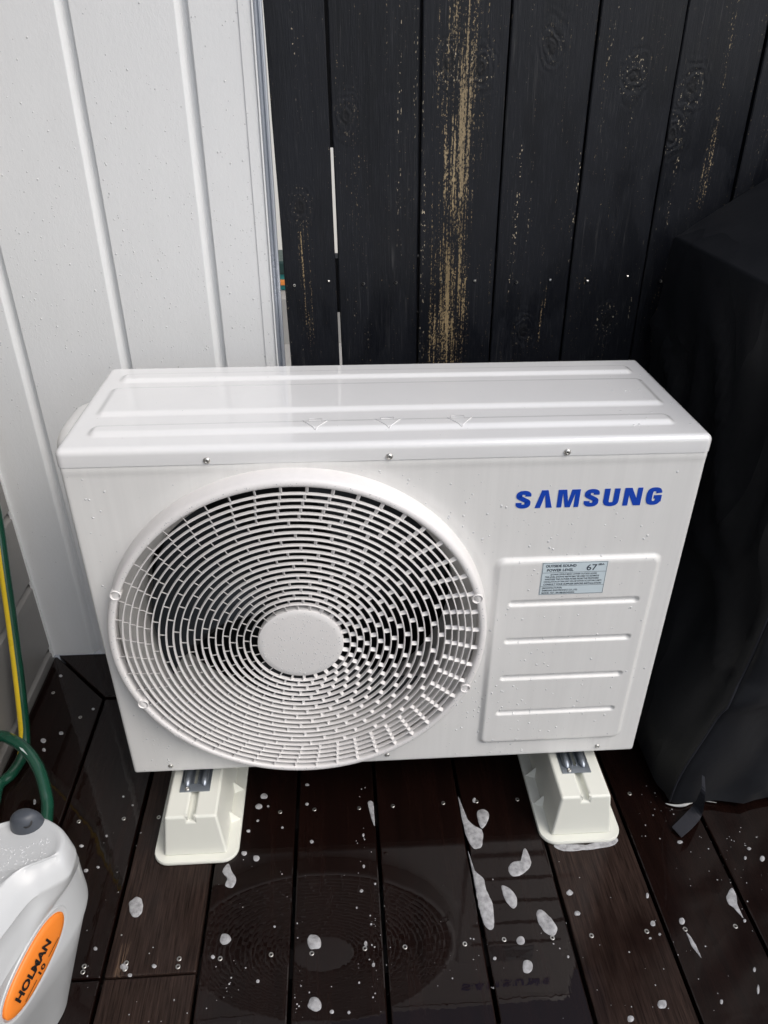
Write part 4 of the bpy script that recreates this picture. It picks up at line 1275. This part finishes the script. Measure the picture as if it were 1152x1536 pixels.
# ================================================================== WATER DROPS
def drops(name, label, items, frame):
    """items: (a, b, r, stretch); frame(a,b,h)->point ; half-drops sitting on a surface"""
    vs4 = []; fs4 = []
    seg = 9
    for a, c, r, st_ in items:
        n0 = len(vs4)
        ht = r*fr.uniform(0.30, 0.45)
        ph = fr.uniform(0, 6.28); el = fr.uniform(0.0, 0.22)
        for k_, (s, h) in enumerate(((1.0, -0.02), (0.90, 0.45), (0.55, 0.86))):
            for q in range(seg):
                t = 2*math.pi*q/seg; rr_ = r*s*(1 + el*math.cos(2*t + ph)*0.8 + el*0.5*math.cos(3*t + 2*ph))
                vs4.append(tuple(frame(a + rr_*math.cos(t), c + rr_*st_*math.sin(t), h*ht)))
        vs4.append(tuple(frame(a, c, ht)))
        for k_ in range(2):
            for q in range(seg):
                q2 = (q+1) % seg
                fs4.append((n0+k_*seg+q, n0+k_*seg+q2, n0+(k_+1)*seg+q2, n0+(k_+1)*seg+q))
        for q in range(seg): fs4.append((n0+2*seg+q, n0+2*seg+(q+1) % seg, n0+3*seg))
    me = bpy.data.meshes.new(name); me.from_pydata(vs4, [], fs4)
    bm = bmesh.new(); bm.from_mesh(me); bmesh.ops.recalc_face_normals(bm, faces=bm.faces); bm.to_mesh(me); bm.free()
    o = link(name, me, M['water'], None, True)
    tag(o, label, 'water drops', None, 'stuff')
    return o
# front panel
it = []
def panel_ok(x, z):
    return math.hypot(x - GC[0], z - GC[1]) > 0.289 and not (SX0 - 0.002 < x < SX1 + 0.002 and SZ0 - 0.002 < z < SZ1 + 0.002) and not (LX - 0.005 < x < 0.39 and LZ0 - 0.004 < z < LZ0 + 0.034)
clusters = [(-0.06, 0.68, 0.07, 0.02, 60), (0.10, 0.60, 0.05, 0.06, 45), (0.24, 0.60, 0.10, 0.04, 45), (0.20, 0.25, 0.05, 0.10, 120), (0.27, 0.50, 0.09, 0.06, 60), (-0.41, 0.63, 0.025, 0.05, 18), (-0.38, 0.20, 0.02, 0.05, 40), (0.28, 0.35, 0.10, 0.12, 60), (0.33, 0.22, 0.06, 0.05, 40), (-0.20, 0.68, 0.12, 0.02, 40), (0.13, 0.33, 0.02, 0.14, 60)]
for cx, cz, sx_, sz_, n in clusters:
    for _ in range(n):
        x, z = fr.gauss(cx, sx_), fr.gauss(cz, sz_)
        if abs(x) < 0.43 and Z0 + 0.01 < z < Z0 + 0.59 and panel_ok(x, z):
            r = fr.choice((0.0006, 0.0008, 0.0010, 0.0013, 0.0018)); it.append((x, z, r, 1.0 if r < 0.0012 else fr.uniform(0.7, 1.5)))
drops('water_drops', 'rain drops scattered over the front panel of the air conditioner', it, lambda a, c, h: (a, 0.0015 - float(panel_h(np.array(a), np.array(c))) - h, c))
# hub and rim of the grille
it = []
for _ in range(420):
    a = fr.uniform(0, 6.28); r = 0.060*math.sqrt(fr.random()); it.append((GC[0] + r*math.cos(a), GC[1] + r*math.sin(a), fr.choice((0.0004, 0.0005, 0.0006, 0.0008, 0.0011)), fr.uniform(0.8, 1.3)))
drops('water_drops', 'fine rain drops on the round hub cap of the fan grille', it, lambda a, c, h: (a, GY - 0.0004 - h, c))
it = []
for _ in range(420):
    a = fr.uniform(0, 6.28); r = fr.uniform(0.2715, 0.2775); it.append((GC[0] + r*math.cos(a), GC[1] + r*math.sin(a), fr.choice((0.0004, 0.0006, 0.0008, 0.0011)), 1.0))
drops('water_drops', 'fine rain drops on the rim of the fan grille', it, lambda a, c, h: (a, GY - 0.0003 - h, c))
# lid
it = [(fr.gauss(0.385, 0.025), fr.uniform(0.03, 0.24), fr.choice((0.0007, 0.001, 0.0018)), 1.0) for _ in range(34)] + [(fr.uniform(-0.42, 0.42), fr.uniform(0.02, 0.29), 0.0007, 1.0) for _ in range(30)]
it = [i for i in it if abs(i[0]) < 0.428]
drops('water_drops', 'scattered rain drops on the glossy lid of the air conditioner', it, lambda a, c, h: (a, c, TOP + float(lid_h(np.array(a), np.array(c))) + h))
# white wall: dense belt where the splash reached
it = []
while len(it) < 1700:
    x = fr.uniform(-0.725, -0.185)
    belt = 0.93 + 0.16*(x + 0.73)*-0.2
    z = fr.gauss(0.86, 0.16) if fr.random() < 0.6 else fr.uniform(0.15, 1.35)
    if not 0.05 < z < 1.4: continue
    bad = any(abs(x - g + 0.010) < 0.0135 for g in GV)
    if bad: continue
    r = fr.choice((0.0004, 0.0005, 0.0006, 0.0007, 0.0009, 0.0012)) if fr.random() < 0.95 else 0.0016
    it.append((x, z, r, fr.uniform(0.85, 1.3)))
drops('water_drops', 'belt of rain drops beaded on the white clad wall', it, lambda a, c, h: (a, WALL_Y - h - (0.0018 if a > -0.2005 else 0), c))
# deck: fine splashes
it = []
for cu, cv, su, sv, n in ((1100, 1290, 40, 30, 70), (980, 1210, 30, 25, 30), (450, 1480, 10, 40, 25), (560, 1440, 14, 60, 45), (545, 1250, 8, 60, 20), (80, 1090, 40, 40, 45), (240, 1500, 60, 30, 20), (700, 1450, 60, 60, 30), (1000, 1450, 80, 60, 35), (380, 1350, 60, 80, 35), (150, 1330, 40, 60, 25), (860, 1420, 60, 60, 20), (340, 1470, 12, 30, 16)):
    for _ in range(int(n*0.65)):
        u, v = fr.gauss(cu, su), fr.gauss(cv, sv)
        p = px(u, v, 2, 0.0)
        if p.y < 0.05 and -0.72 < p.x < 1.0 and not (abs(abs(p.x) - 0.334) < 0.075 and p.y > -0.1): it.append((p.x, p.y, fr.choice((0.0004, 0.0005, 0.0007, 0.0009, 0.0013)), 1.0))
o = drops('foam_specks', 'fine white foam specks splashed over the wet deck', it, lambda a, c, h: (a, c, 0.0004 + h*0.7))
o.data.materials.clear(); o.data.materials.append(M['foam']); o['category'] = 'foam specks'
# hose reel top
def inside(p, poly):
    r = False; n = len(poly)
    for i in range(n):
        a, b_ = poly[i], poly[i-1]
        if (a.y > p.y) != (b_.y > p.y) and p.x < (b_.x - a.x)*(p.y - a.y)/(b_.y - a.y) + a.x: r = not r
    return r
top_in = shrink(L1, 0.017, 0.35)
it = []
for _ in range(2000):
    p = px(fr.uniform(-10, 98), fr.uniform(1225, 1330), 2, 0.3500)
    if inside(p, top_in) and (p - kc).length > 0.03: it.append((p.x, p.y, fr.choice((0.0005, 0.0008, 0.0012)), 1.0))
    if len(it) >= 140: break
drops('water_drops', 'rain drops on the top of the hose reel', it, lambda a, c, h: (a, c, 0.3500 + h))
